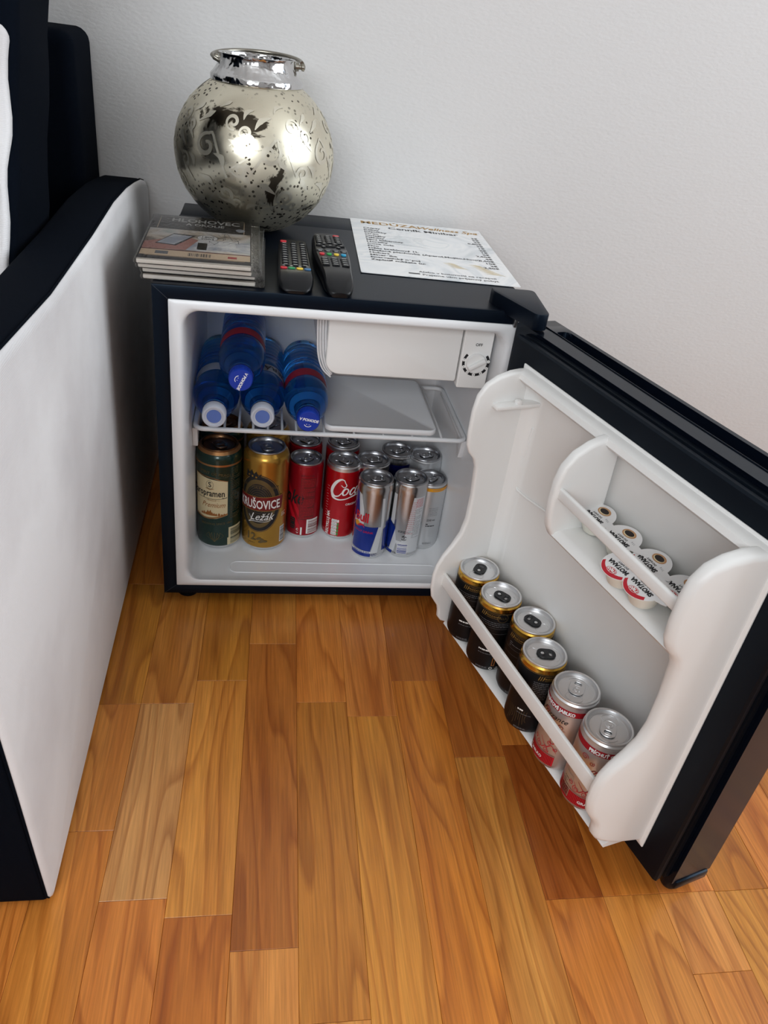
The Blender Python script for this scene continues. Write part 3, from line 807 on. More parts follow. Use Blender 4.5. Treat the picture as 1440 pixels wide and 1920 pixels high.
def P_bull():
    p = Print(); p.mats = [M[k] for k in ('blue', 'redink', 'ltsilver', 'silver', 'orange', 'whiteink')]
    p.poly([(-.030, .0640), (-.0080, .0615), (.0125, .0615), (.0040, .0170), (-.030, .0190)], 0, 0)
    p.poly([(-.030, .1160), (-.0195, .1130), (-.0130, .0900), (-.0105, .0615), (-.030, .0640)], 2, 0)
    p.poly([(-.0350, .1150), (-.0260, .1150), (-.0205, .0850), (-.022, .070), (-.035, .075)], 0, 1)
    p.poly([(.0125, .0615), (.0165, .0615), (.0140, .112), (.0180, .112), (.0210, .0700), (.0160, .0140), (.0045, .0140)], 2, 0)
    p.poly([(.022, .056), (.036, .062), (.036, .016), (.024, .016)], 0, 0)
    p.text('Red Bull', .0215, -.0035, .0690, 1, 3, align='RIGHT', bold=.0006, sx=.74)
    p.disc(-.0225, .0625, .0050, .0046, 4, 2); p.poly([(-.0230, .0585), (-.0160, .0650), (-.0105, .0640), (-.0090, .0580), (-.0120, .0620), (-.0180, .0590)], 1, 3)
    p.text('ENERGY DRINK', .0052, -.0130, .0500, 1, 3)
    p.rect(-.030, .0060, .0135, .0170, 2, 1); p.rect(-.030, .0050, .0075, .0135, 0, 1)
    p.text('vitalizes body & mind', .0032, -.0110, .0142, 0, 3, bold=.0001); p.lines(.0065, .0150, .0080, .0130, 3, 0, 2, .0005)
    return p
def P_bullback():
    p = Print(); p.mats = [M[k] for k in ('blue', 'redink', 'ltsilver', 'ink', 'whiteink')]
    p.poly([(-.030, .066), (-.0135, .0560), (-.0130, .0530), (-.0200, .0150), (-.030, .0170)], 0, 0)
    p.poly([(.0090, .1130), (.030, .1130), (.030, .0130), (.0040, .0130), (-.0100, .0310), (-.0090, .0340), (-.0010, .0335), (.0035, .0450)], 2, 0)
    p.poly([(-.0130, .0540), (-.0085, .0300), (-.0110, .0130), (-.0200, .0130)], 2, 0)
    p.poly([(-.024, .113), (-.0175, .113), (-.016, .0600), (-.024, .0640)], 2, 0)
    for i in range(17): p.lines(.0085-.00035*i, .0150, .1040-.0035*i, .1055-.0035*i, 1, 1, 1, .0006, i)
    p.lines(.0140, .0270, .0950, .1110, 8, 1, 1, .0007, 31); p.lines(.0140, .0270, .0400, .0930, 22, 3, 1, .0005, 32)
    p.lines(-.008, .0120, .0490, .0530, 2, 3, 1, .0006, 33)
    p.ring(.0030, .0400, .0042, .0042, .0008, 3, 2, 20, 20, 160); p.ring(.0030, .0400, .0042, .0042, .0008, 3, 2, 20, 200, 340); p.text('Z', .0060, .0030, .0380, 3, 2, bold=.0002)
    p.rect(-.0060, .0100, .0110, .0300, 4, 2); p.barcode(-.0055, .0095, .0120, .0290, 0, 3, 12, True)
    p.rect(-.030, -.0140, .0075, .0130, 0, 1); p.lines(-.0130, -.0060, .0080, .0120, 2, 3, 1, .0005)
    return p
def P_satin():
    p = Print(); p.mats = [M[k] for k in ('orange', 'redink', 'greyink', 'ink')]
    p.rect(-.040, .040, .1100, .1155, 0, 0); p.lines(.006, .020, .1120, .1140, 1, 2, 1, .0008)
    p.rect(-.0200, -.0085, .0130, .0240, 0, 0); p.rect(-.0200, -.0085, .0240, .0265, 1, 0); p.ring(-.0110, .0300, .0040, .0040, .0008, 1, 1)
    p.lines(.0050, .0200, .0660, .0820, 6, 2, 1, .0006, 41); p.text('250 ml', .0050, .0110, .0570, 3, 1); p.lines(.0035, .0190, .0460, .0530, 2, 3, 1, .0014, 42)
    p.lines(.0035, .0180, .0130, .0170, 2, 2, 1, .0006, 43)
    return p
def shift_up(p, z0, dz):
    p.items = [(k_, [(a_, b_+(dz if b_ > z0 else 0)) for a_, b_ in d_], m_, l_) if k_ == 'p' else (k_, d_[:3]+(d_[3]+(dz if d_[3] > z0 else 0),)+d_[4:], m_, l_) for k_, d_, m_, l_ in p.items]
    return p
def P_black(v=0):
    p = Print(); p.mats = [M[k] for k in ('gold', 'whiteink', 'greyink', 'brown', 'golddk', 'blackcan')]
    p.rect(-.045, .045, .0868, .0871, 0, 0); 
    off = {0: -.006, 1: -.010, 2: -.016, 3: .010}[v]
    for i in range(3): p.stroke([(off-.008+.0024*i, .0788), (off-.0066+.0024*i, .0850)], .0007, 0, 1, 0)
    p.rect(off-.0010, off+.0150, .0787, .0790, 0, 0); p.rect(off-.0010, off+.0150, .0848, .0851, 0, 0)
    p.text('FRIZZANTE', .0036, off+.0070, .0806, 0, 1)
    if v in (1, 2): p.ring(off+.0190, .0812, .0066, .0066, .0005, 4, 1); p.text('ALLA', .0040, off+.0190, .0798, 4, 2)
    if v == 3:
        p.lines(-.002, .016, .0500, .0760, 10, 2, 1, .0007, 51)
        for i in range(9): p.stroke([(-.022+.003*i, .012+.004*(i % 3)), (-.020+.0025*i, .024+.003*(i % 2)), (-.023+.003*i, .036)], .0003, 4, 0)
    else:
        p.lines(-.022, .020, .0660, .0740, 3, 2, 1, .0006, 50+v); p.rect(-.040, .040, .0640, .0642, 2, 0); p.rect(-.040, .040, .0560, .0562, 2, 0)
    p.lines(-.0110, .0030, .0345, .0385, 1, 1, 1, .0020, 56+v); p.lines(-.011, .006, .0300, .0325, 1, 2, 1, .0006, 60)
    if v in (0, 1): p.rect(.0090, .0130, .0130, .0260, 3, 1, .0004); p.rect(.0100, .0120, .0140, .0250, 5, 2); p.ring(.0090, .0090, .0020, .0020, .0006, 1, 1, 14)
    if v == 1: p.stroke([(.0150, .0080), (.0168, .0115), (.0186, .0080), (.0150, .0080)], .0006, 1, 1, 0)
    if v == 2: p.rect(.0040, .0120, .0130, .0330, 1, 1); p.barcode(.0050, .0120, .0140, .0320, 5, 2, 14, True); p.ring(-.0020, .0180, .0018, .0018, .0006, 1, 1, 14)
    p.lines(-.010, .004, .0080, .0105, 2, 2, 1, .0005, 66)
    return shift_up(p, .050, .0085)
def P_pink(v=0):
    p = Print(); p.mats = [M[k] for k in ('redink', 'whiteink', 'darkred', 'ink', 'satin')]
    p.rect(-.050, .050, .0790, .0865, 0, 0)
    for i in range(60): p.rect(-.050+.0017*i, -.0494+.0017*i, .0790, .0865, 2, 1)
    if v == 0:
        p.text('PRÍCHUŤ GRANÁTOVÉ JABLKO', .0060, -.0270, .0806, 1, 3, bold=.0003, sx=.82)
        p.text('Frizzante', .0088, -.0140, .0665, 3, 2, shear=.4, sx=1.05); p.text('VINO', .0200, -.0160, .0480, 4, 2, bold=.0006, sx=.7, shear=.2)
        cx = -.010
    else:
        p.text('PRÍCHUŤ GRANÁTOVÉ JABLKO', .0060, .0250, .0806, 1, 3, bold=.0003, sx=.82); cx = .002
        p.text('A', .0250, cx+.004, .0440, 2, 2, sx=1.2, shear=.5); p.lines(-.026, -.016, .014, .036, 6, 3, 2, .0008)
        p.rect(-.028, -.014, .012, .042, 4, 1)
    for (a, b, r, sg, a0) in ((-.013, .0700, .0040, 1, 0), (-.004, .0655, .0028, -1, 1), (.008, .0600, .0034, 1, 2), (.012, .048, .0030, -1, 0), (.002, .040, .0028, 1, 1), (-.010, .030, .0042, 1, 2), (0, .0290, .0036, -1, 0), (.010, .0350, .0026, 1, 3), (-.018, .034, .003, -1, 2)):
        p.spiral(cx+a, b, r, .0006, 0, 2, 1.4, a0, sg)
    for (a, b, c_, d_) in ((-.016, .0600, .010, .0520), (-.012, .0560, .014, .0560), (-.004, .0480, .016, .0400), (-.010, .0420, .012, .0300), (-.014, .038, .004, .0250)):
        p.stroke([(cx+a, b), (cx+(a+c_)/2-.002, (b+d_)/2-.003), (cx+(a+c_)/2+.004, (b+d_)/2+.002), (cx+c_, d_)], [.0003, .0010, .0003], 0, 2)
    p.stroke([(cx-.040, .0300), (cx-.012, .0255), (cx+.012, .0250)], .0006, 2, 2)
    p.poly([(cx-.040, .0260), (cx-.014, .0235), (cx+.012, .0232), (cx+.012, .0095), (cx-.040, .0095)], 0, 1)
    for i in range(30): p.rect(cx-.040+.0017*i, cx-.0394+.0017*i, .0100, .0232, 2, 2)
    p.text('GRANÁTOVÉ JABLKO', .0050, cx-(.026 if v == 0 else -.020), .0140, 1, 4, bold=.0001)
    return shift_up(p, .043, .0085)

BEER = dict(R=.033, H=.168, rl=.0272)
SLIM = dict(R=.0265, H=.135, rl=.0252)
WINE = dict(R=.0262, H=.1065, rl=.0250)
gB = [(.1445, 'green'), (.1475, 'copperline'), (.1600, 'green'), (1, 'copperline')]
gG = [(.1500, 'goldcan'), (1, 'goldcan')]
ZL = LZ
can('green beer can with a cream label, front left of the fridge', 'g', .0685, .1252, ZL, 'beer cans', taba=.5, prints=P_green(), bands=gB, lid='bronze', tab='bronze', rivet='bronze', name='beer_can', **BEER)
can('dark beer can directly behind the green beer can', 'g', .0695, .1935, ZL, 'beer cans', taba=1.2, bands=gB, lid='bronze', tab='bronze', name='beer_can', **BEER)
can('gold beer can with a red ribbon label and black oval', 'go', .1360, .1230, ZL, 'beer cans', taba=.3, prints=P_gold(), bands=gG, lid='aluD', name='beer_can', **BEER)
can('beer can directly behind the gold beer can', 'go', .1385, .1930, ZL, 'beer cans', taba=-.8, bands=gG, name='beer_can', **BEER)
RB = [(.119, 'red'), (.1245, 'red'), (1, 'alu')]
rD = [(.119, 'redD'), (1, 'redD')]
can('dark red cola can showing its barcode side, beside the gold beer', 'rd', .1962, .1520, ZL, 'small cans in the fridge', taba=2.4, prints=P_cokeside(), bands=rD, name='soda_can', **SLIM)
can('bright red cola can with large white script lettering', 'r', .2540, .1515, ZL, 'small cans in the fridge', taba=.9, prints=P_coke(), bands=RB, name='soda_can', **SLIM)
can('red can in the back row behind the cola can with the barcode side', 'rd', .1976, .2110, ZL, 'small cans in the fridge', taba=1., bands=rD, name='soda_can', **SLIM)
can('red can in the back row behind the cola can with white script', 'r', .2573, .2116, ZL, 'small cans in the fridge', taba=2., bands=RB, name='soda_can', **SLIM)
sB = [(.117, 'silver'), (1, 'silver')]
can('silver and blue energy drink can with red lettering, front row', 'sb', .2975, .1013, ZL, 'small cans in the fridge', taba=1.6, prints=P_bull(), bands=sB, name='energy_drink_can', **SLIM)
can('silver and blue energy drink can turned to its barcode, front row', 'sb', .3507, .1060, ZL, 'small cans in the fridge', taba=2.1, prints=P_bullback(), bands=sB, name='energy_drink_can', **SLIM)
can('plain silver can at the back right, behind the orange banded can', 'st', .3845, .1795, ZL, 'small cans in the fridge', taba=1.9, bands=[(1, 'satin')], name='soda_can', **SLIM)
can('satin silver can with orange band and small grey print', 'st2', .3868, .1290, ZL, 'small cans in the fridge', taba=2.4, prints=P_satin(), bands=[(1, 'satin')], name='soda_can', R=.0255, H=.122, rl=.0243)
can('dark can half hidden behind the energy drink can with red lettering', 'bk', .2992, .1575, ZL, 'small cans in the fridge', taba=1.7, bands=[(.119, 'navyblue'), (1, 'silver')], name='soda_can', **SLIM)
can('dark blue can in the back row, third can behind the energy drinks', 'bk', .3415, .1905, ZL, 'small cans in the fridge', taba=2.2, bands=[(.119, 'navyblue'), (1, 'silver')], name='soda_can', **SLIM)

# cans on the low door shelf
wine = [(.0695, .0275, 2.55), (.1225, .0275, .75), (.1755, .0145, 3.75), (.2255, .0330, 1.45), (.2820, .0300, 2.6), (.3370, .0300, -.5)]
bBk = [(.0975, 'blackcan'), (1, 'alug')]
bPk = [(.0980, 'pinkalu'), (1, 'alu')]
wl = ['black wine can with gold band, nearest the hinge on the door shelf', 'black wine can with gold band, second from the hinge on the door shelf',
      'black wine can with gold band, third on the door shelf and pushed back', 'black wine can with gold band, next to the pink cans on the door shelf',
      'pink and silver can beside the black cans on the door shelf', 'pink and silver can at the free end of the door shelf']
for i, (u, w, ta) in enumerate(wine):
    x_, y_, _z = DW(u, w, 0)
    if i < 4: can(wl[i], 'bw', x_, y_, LF, 'small wine cans on the door shelf', face=atan2(CAM.x-x_, -(CAM.y-y_)), taba=ta, prints=P_black(i), bands=bBk, lid='alu', tab='tabblack', rivet='alu', foot='blackcan', name='wine_can', tabk=.92, **WINE)
    else: can(wl[i], 'pk', x_, y_, LF, 'small wine cans on the door shelf', face=atan2(CAM.x-x_, -(CAM.y-y_)), taba=ta, prints=P_pink(i-4), bands=bPk, lid='alu', tab='alu', rivet='alu', foot='pinkalu', name='wine_can', **WINE)

# ------------------------------------------------------------ water bottles lying on the wire shelf
M['bottle'] = mat('blue_plastic', (.028, .24, .74, 1), .04, trans=.985, ior=1.33, spec=.5)
M['capblue'] = mat('blue_cap', rgb(12, 52, 156), .4)
M['capclear'] = mat('frosted_cap', rgb(206, 212, 224), .4, trans=.25)
M['capin'] = mat('cap_liner', rgb(84, 110, 176), .5)
M['lblred'] = mat('red_label', rgb(150, 28, 52), .45)
M['lblgrey'] = mat('grey_label', rgb(150, 162, 182), .45)
def bottle(label, x, y, z, roll, cap, band, tilt=0, text=None):
    root = empty('water_bottle', (x, y, z)); root.rotation_euler = (pi/2+tilt, roll, 0)
    tag(root, label, 'bottle', 'blue water bottles')
    prof = [(.020, 0), (.026, .001), (.0295, .006)]
    zz = .010
    for i in range(7): prof += [(.0300, zz), (.0286, zz+.006), (.0300, zz+.012)]; zz += .0125
    prof += [(.0300, zz+.004), (.0302, .108), (.0292, .112), (.0292, .136), (.0302, .140), (.0302, .150), (.0285, .165), (.0235, .180), (.0175, .190), (.0135, .196), (.0132, .199), (.0158, .200), (.0158, .2015), (.0125, .2025), (.0125, .206)]
    bm = bmesh.new(); lathe(bm, prof, 36); body = obj('bottle_body', bm, M['bottle'], root, angle=60)
    bm = bmesh.new(); lathe(bm, [(.0297, .1125), (.0298, .1355)], 40, cap0=False, cap1=False); lb = obj('label_band', bm, M[band], root)
    if text:
        pt = Print(); pt.text(text, .0155, .002, .1185, 0, 0, bold=.0003); pt.build('lettering', [M['ink'] if band == 'lblgrey' else M['whiteink']], lb, cylmap(.0300), .003)
    bm = bmesh.new()
    if cap == 'capblue':
        lathe(bm, [(.0148, .2030), (.0150, .2040), (.0146, .2165), (.0135, .2180), (0, .2182)], 36)
        for i in range(36):
            a = 2*pi*i/36; tube(bm, [(.0149*cos(a), .0149*sin(a), .205), (.0146*cos(a), .0146*sin(a), .2155)], .0004, 4)
        c = obj('cap', bm, M['capblue'], root)
        pt = Print(); pt.text('V POHODE', .0052, 0, .0006, 0, 0, bold=.0002, sx=.95, shear=.2)
        pt.ring(.0, -.0035, .0050, .0042, .0008, 0, 0, 14, 200, 340); pt.disc(-.0016, -.0040, .0005, m=0, n=8); pt.disc(.0016, -.0040, .0005, m=0, n=8)
        pt.build('cap_print', [M['whiteink']], c, flatmap(.2181))
    else:
        lathe(bm, [(.0150, .2030), (.0152, .2040), (.0152, .2165), (.0142, .2182), (.0120, .2182), (.0112, .2165), (0, .2163)], 36)
        c = obj('cap', bm, M['capclear'], root)
        bm = bmesh.new(); lathe(bm, [(.0092, .2160), (.0092, .2168), (0, .2169)], 30); obj('cap_disc', bm, M['capin'], c)
    return root
AX = Zr+.0019+.0302
bottle('blue water bottle lying at the left with a clear frosted cap', .0662, .2460, AX, .2, 'capclear', 'lblgrey', 0)
bottle('blue water bottle with a clear frosted cap, lying in the middle', .1268, .2520, AX, pi-.3, 'capclear', 'lblgrey', 0, 'MINERÁLNA VODA')
bottle('blue water bottle with a blue cap, lying nearest the freezer box', .1865-.001, .2460, AX, .15, 'capblue', 'lblred', 0, 'VODA')
bottle('blue water bottle stacked on top of the other bottles', .0985, .2420, AX+.0535, 2.0, 'capblue', 'lblred', 0)

# ------------------------------------------------------------ coffee creamers on the upper door shelf
M['cup'] = mat('creamer_cup', rgb(236, 234, 222), .4)
M['foil'] = mat('creamer_foil', rgb(232, 232, 232), .3, .25)
M['coffee'] = mat('coffee_print', rgb(30, 18, 14), .4)
M['tan'] = mat('tan_print', rgb(186, 138, 96), .4)
cl = ['creamer cup nearest the left end of the upper door shelf', 'second creamer cup from the left, behind the rail', 'creamer cup behind the rail with a large red corner showing', 'creamer cup in front, left of the two, below the rail',
      'creamer cup in front, right of the two, its lid fully showing', 'creamer cup at the right end beside the liner wall']
crm = [(.2145, .0060, 0), (.2550, .0065, .05), (.2965, .0050, -.08), (.2940, .0365, .05), (.3250, .0360, 0), (.3385, .0030, .04)]
root0 = None
for i, (u, w, a) in enumerate(crm):
    x_, y_, _ = DW(u, w, 0)
    if root0 is None:
        r_ = empty('creamer_cup'); root0 = r_
        bm = bmesh.new(); prof = []
        n_ = 48; rings = []
        for (r, z, k) in ((.0118, 0, 0), (.0128, .0012, .0002), (.0150, .0150, .0005), (.0158, .0162, 0), (.0190, .0166, 0), (.0192, .0172, 0)):
            rings.append([((r+k*(j % 2))*cos(2*pi*j/n_), (r+k*(j % 2))*sin(2*pi*j/n_), z) for j in range(n_)])
        loft(bm, rings, True, True); obj('cup', bm, M['cup'], r_, angle=50)
        bm = bmesh.new(); pts = [(.0193*cos(t_), .0193*sin(t_)) for t_ in [radians(15+330*j/32) for j in range(33)]]
        pts = [(.0255, -.0030), (.0290, -.0012), (.0290, .0018), (.0250, .0040)]+pts
        prism(bm, pts, .0173, .0176, 'z'); fo = obj('foil_lid', bm, M['foil'], r_)
        pt = Print()
        # text runs along -x, letters' tops towards -y (seen from above)
        Rr = lambda q: [(-a_, -b_) for a_, b_ in q]
        arc_o = [(.0188*cos(t_), .0188*sin(t_)) for t_ in [radians(28+110*j/16) for j in range(17)]]
        arc_i = [(.0165*cos(t_)+.0006, .0150*sin(t_)-.0008) for t_ in [radians(138-110*j/16) for j in range(17)]]
        pt.poly(Rr([arc_o[0]]+arc_o[1:]+arc_i), 0, 0)
        pt.disc(-.0010, -.0118, .0060, .0036, 0, 1); pt.ring(-.0010, -.0118, .0055, .0031, .0004, 1, 2); pt.text('rajo', .0056, -.0012, -.0104, 1, 3, rot=pi, bold=.0002)
        pt.text('SMOTANA', .0064, 0, -.0015, 2, 1, rot=pi, bold=.00035, sx=.88)
        pt.text('DO KÁVY', .0030, .0, .0022, 2, 1, rot=pi, bold=.0001); pt.disc(-.0005, .0098, .0080, .0056, 3, 1); pt.disc(-.0005, .0095, .0062, .0042, 4, 2, 24)
        pt.disc(-.0005, .0100, .0056, .0035, 5, 3); pt.text('7,5 g', .0028, .0128, .0040, 6, 1, rot=pi)
        pt.build('lid_print', [M['redink'], M['whiteink'], M['ink'], M['tan'], M['cream'], M['coffee'], M['greyink']], fo, flatmap(.0176, .00008))
    else:
        r_ = root0.copy(); COL.objects.link(r_)
        for ch in list(root0.children):
            c = ch.copy(); COL.objects.link(c); c.parent = r_
            for g in ch.children:
                d_ = g.copy(); COL.objects.link(d_); d_.parent = c
    r_.location = (x_, y_, UF+.0032+(.0010 if i == 4 else 0)); r_.rotation_euler = (.24, 0, -PH+a)
    tag(r_, cl[i], 'creamer', 'coffee creamers on the door shelf')

# ------------------------------------------------------------ silver vase
m = M['merc'] = mat('mercury_glass', rgb(206, 200, 178), .16, 1.0)
tc = N(m, 'ShaderNodeTexCoord')
na = N(m, 'ShaderNodeTexNoise', _Scale=9., _Detail=3.); L(m, tc, 'Object', na, 'Vector')
vo = N(m, 'ShaderNodeTexVoronoi', _Scale=150.); L(m, tc, 'Object', vo, 'Vector')
rs = ramp(m, [(.0, (1, 1, 1, 1)), (.24, (1, 1, 1, 1)), (.30, (0, 0, 0, 1))]); L(m, vo, 'Distance', rs, 'Fac')
nk = N(m, 'ShaderNodeTexNoise', _Scale=16., _Detail=2.); L(m, tc, 'Object', nk, 'Vector')
rk2 = ramp(m, [(.44, (0, 0, 0, 1)), (.56, (1, 1, 1, 1))]); L(m, nk, 'Fac', rk2, 'Fac')
mulk = N(m, 'ShaderNodeMath', operation='MULTIPLY'); L(m, rs, 'Color', mulk, 0); L(m, rk2, 'Color', mulk, 1)
# worn dark patches with sharp ragged edges
nd = N(m, 'ShaderNodeTexNoise', _Scale=13., _Detail=6., _Roughness=.6, _Distortion=.6); L(m, tc, 'Object', nd, 'Vector')
rd = ramp(m, [(.60, (0, 0, 0, 1)), (.625, (1, 1, 1, 1))]); L(m, nd, 'Fac', rd, 'Fac')
mx = N(m, 'ShaderNodeMath', operation='MAXIMUM'); L(m, mulk, 'Value', mx, 0); L(m, rd, 'Color', mx, 1)
mc = N(m, 'ShaderNodeMix', data_type='RGBA'); mc.inputs['A'].default_value = rgb(222, 216, 196); mc.inputs['B'].default_value = rgb(74, 68, 58)
L(m, mx, 'Value', mc, 'Factor'); L(m, mc, 'Result', P(m), 'Base Color')
rro = ramp(m, [(.4, (.24, .24, .24, 1)), (.6, (.5, .5, .5, 1))]); L(m, na, 'Fac', rro, 'Fac'); L(m, rro, 'Color', P(m), 'Roughness')
nbp = N(m, 'ShaderNodeTexNoise', _Scale=22., _Detail=2.); L(m, tc, 'Object', nbp, 'Vector')
bp = N(m, 'ShaderNodeBump', _Strength=.35, _Distance=.003); L(m, nbp, 'Fac', bp, 'Height'); L(m, bp, 'Normal', P(m), 'Normal')
M['frost'] = mat('frosted_silver', rgb(222, 217, 200), .36, .95)
M['chrome'] = mat('hammered_chrome', rgb(205, 205, 205), .1, 1.0); noise_bump(M['chrome'], 110, .5, .003, 1)
M['steelh'] = mat('aged_steel', rgb(150, 146, 136), .28, 1.0)
VX, VY, VZ = .1060, .2990, FH
vase = empty('vase', (VX, VY, VZ)); tag(vase, 'round antique silver glass vase with scrollwork and a metal neck, on the fridge', 'vase')
VC, VR = .0970, .1075
bm = bmesh.new(); prof = [(.0001, .0004), (.026, .0004)]
for i in range(3, 33):
    a = -pi/2+pi*i/36; r = VR*cos(a); z = VC+VR*.945*sin(a)
    if z < .0004 or r < .050 and z > VC: continue
    prof.append((r, max(z, .0015)))
prof += [(.0505, prof[-1][1]+.003)]
lathe(bm, prof, 64, cap0=True, cap1=False); obj('bowl', bm, M['merc'], vase, angle=60)
zn = prof[-1][1]
pt = Print()
def sph(u, v, l):     # u: arc length round the belly from the front, v: height above centre (arc)
    la = v/VR; lo = u/VR; r = VR*cos(la)+.0004*(l+1)*cos(la); return (r*sin(lo), -r*cos(lo), VC+(VR*.945+.0004*(l+1))*sin(la))
rv = random.Random(4)
for k in range(8):
    c0 = (k-4)*.0845+.02
    f = 1 if k % 2 else -1
    pt.spiral(c0, .018, .016, [.0030, .0062, .0034], 0, 0, 1.15, .3*k, f, tail=(c0+.030*f, -.018))
    pt.spiral(c0+.034, .052, .011, [.002, .0050, .0028], 0, 0, 1.2, 2+k, -f)
    pt.spiral(c0+.026, -.040, .013, [.0025, .0055, .0030], 0, 0, 1.2, k, f, tail=(c0-.008, -.060))
    for (a, b, c_, d_, w) in ((-.020, .045, .004, .062, .008), (.030, .030, .048, .012, .009), (-.012, -.020, .010, -.034, .009), (.044, -.012, .060, -.030, .008), (.008, .068, .026, .078, .006), (-.03, -.062, -.012, -.052, .007), (.012, .010, .026, -.004, .008), (-.030, .004, -.020, -.012, .008), (.020, -.050, .040, -.060, .008), (-.036, .056, -.022, .070, .007), (.052, .040, .062, .022, .007)):
        pt.stroke([(c0+a, b), (c0+(a+c_)/2+.004*f, (b+d_)/2+.003), (c0+c_, d_)], [.0006, w, .0006], 0, 0)
for k in range(8):
    c0 = (k-4)*.0845-.018; f = -1 if k % 2 else 1
    pt.spiral(c0, -.006, .010, [.0020, .0048, .0026], 0, 0, 1.2, 1+.5*k, f, tail=(c0+.022*f, .018)); pt.spiral(c0+.006, .040, .009, [.0018, .0044, .0024], 0, 0, 1.1, k, -f, tail=(c0-.014, .022)); pt.spiral(c0-.006, -.052, .008, [.0018, .0040, .0022], 0, 0, 1.1, k+1, f)
pt.build('scrollwork_relief', [M['frost']], vase, sph, (.010, .010))
bm = bmesh.new()
lathe(bm, [(.0585, zn-.0065), (.0600, zn-.0055), (.0602, zn+.0005), (.0590, zn+.002), (.0560, zn+.005), (.0520, zn+.011), (.0495, zn+.017), (.0488, zn+.0225), (.0498, zn+.0250), (.0490, zn+.0256), (.0470, zn+.0245),
           (.0460, zn+.018), (.0475, zn+.008), (.0495, zn)], 64, cap0=False, cap1=False)
neck = obj('neck_collar', bm, M['chrome'], vase, angle=50); neck['label'] = 'polished hammered metal neck'
bm = bmesh.new(); zt = zn+.0215
pts = []
for i in range(29):
    t = i/28; a = pi*(1-t)
    pts.append((.0575*cos(a), .052*sin(a), zt+.006*sin(a)+.0015*cos(a)))
pts = [(-.0500, -.004, zt-.006), (-.0545, -.006, zt-.004)]+pts
tube(bm, pts, .0026, 10); bail = obj('bail_handle', bm, M['steelh'], vase)
bm = bmesh.new(); lathe(bm, [(.0052, 0), (.0052, .004), (.003, .0045), (.003, .007), (.0045, .008), (.0045, .011), (.002, .0125)], 16)
obj('handle_bolt', bm, M['steelh'], vase, (.0495, 0, zt-.003), (0, pi/2, 0))
bm = bmesh.new(); lathe(bm, [(.0045, 0), (.0045, .004), (.002, .006)], 16)
obj('handle_bolt', bm, M['steelh'], vase, (-.0495, 0, zt-.003), (0, -pi/2, 0))

# ------------------------------------------------------------ folded maps in clear sleeves
M['paper'] = mat('map_paper', rgb(214, 208, 196), .7)
m = M['sleeve'] = mat('clear_sleeve', (1, 1, 1, 1), .08)
nt = m.node_tree; tr = N(m, 'ShaderNodeBsdfTransparent'); gl = N(m, 'ShaderNodeBsdfGlossy', _Roughness=.14); ms_ = N(m, 'ShaderNodeMixShader'); fn = N(m, 'ShaderNodeFresnel', _IOR=1.35)
L(m, fn, 'Fac', ms_, 0); L(m, tr, 'BSDF', ms_, 1); L(m, gl, 'BSDF', ms_, 2); L(m, ms_, 'Shader', nt.nodes['Material Output'], 'Surface')
tr.inputs[0].default_value = (.93, .93, .94, 1)
nb_ = N(m, 'ShaderNodeTexNoise', _Scale=26., _Detail=3.); b_ = N(m, 'ShaderNodeBump', _Strength=.5, _Distance=.003); L(m, nb_, 'Fac', b_, 'Height'); L(m, b_, 'Normal', gl, 'Normal')
M['mapdark'] = mat('dark_grey_print', rgb(62, 58, 58), .5)
m = M['mapart'] = mat('map_picture', rgb(200, 190, 176), .55)
tc = N(m, 'ShaderNodeTexCoord'); n1 = N(m, 'ShaderNodeTexNoise', _Scale=24., _Detail=6.); L(m, tc, 'Object', n1, 'Vector')
r1 = ramp(m, [(.36, rgb(126, 112, 98)), (.47, rgb(208, 196, 178)), (.56, rgb(226, 220, 212)), (.68, rgb(190, 198, 190))]); L(m, n1, 'Fac', r1, 'Fac'); L(m, r1, 'Color', P(m), 'Base Color')
M['mapcold'] = mat('map_sheet_print', rgb(198, 202, 206), .5); noise_color(M['mapcold'], rgb(168, 174, 184), rgb(222, 222, 220), 40)
M['skin'] = mat('pinkish_print', rgb(186, 134, 122), .55); M['cream2'] = mat('cream_strip_print', rgb(222, 200, 170), .55)
stack = [(.0510, .1165, .0020, 'bottom'), (.0495, .1200, .0110, 'third'), (.0480, .1130, -.012, 'second'), (.0445, .1080, .016, 'top')]
lbls = ['folded map in a clear sleeve, lowest of the stack on the fridge', 'folded map in a clear sleeve, second from the bottom of the stack', 'folded map in a clear sleeve, just under the topmost one', 'folded map with a printed dark grey cover, topmost of the stack']
TM = .0062
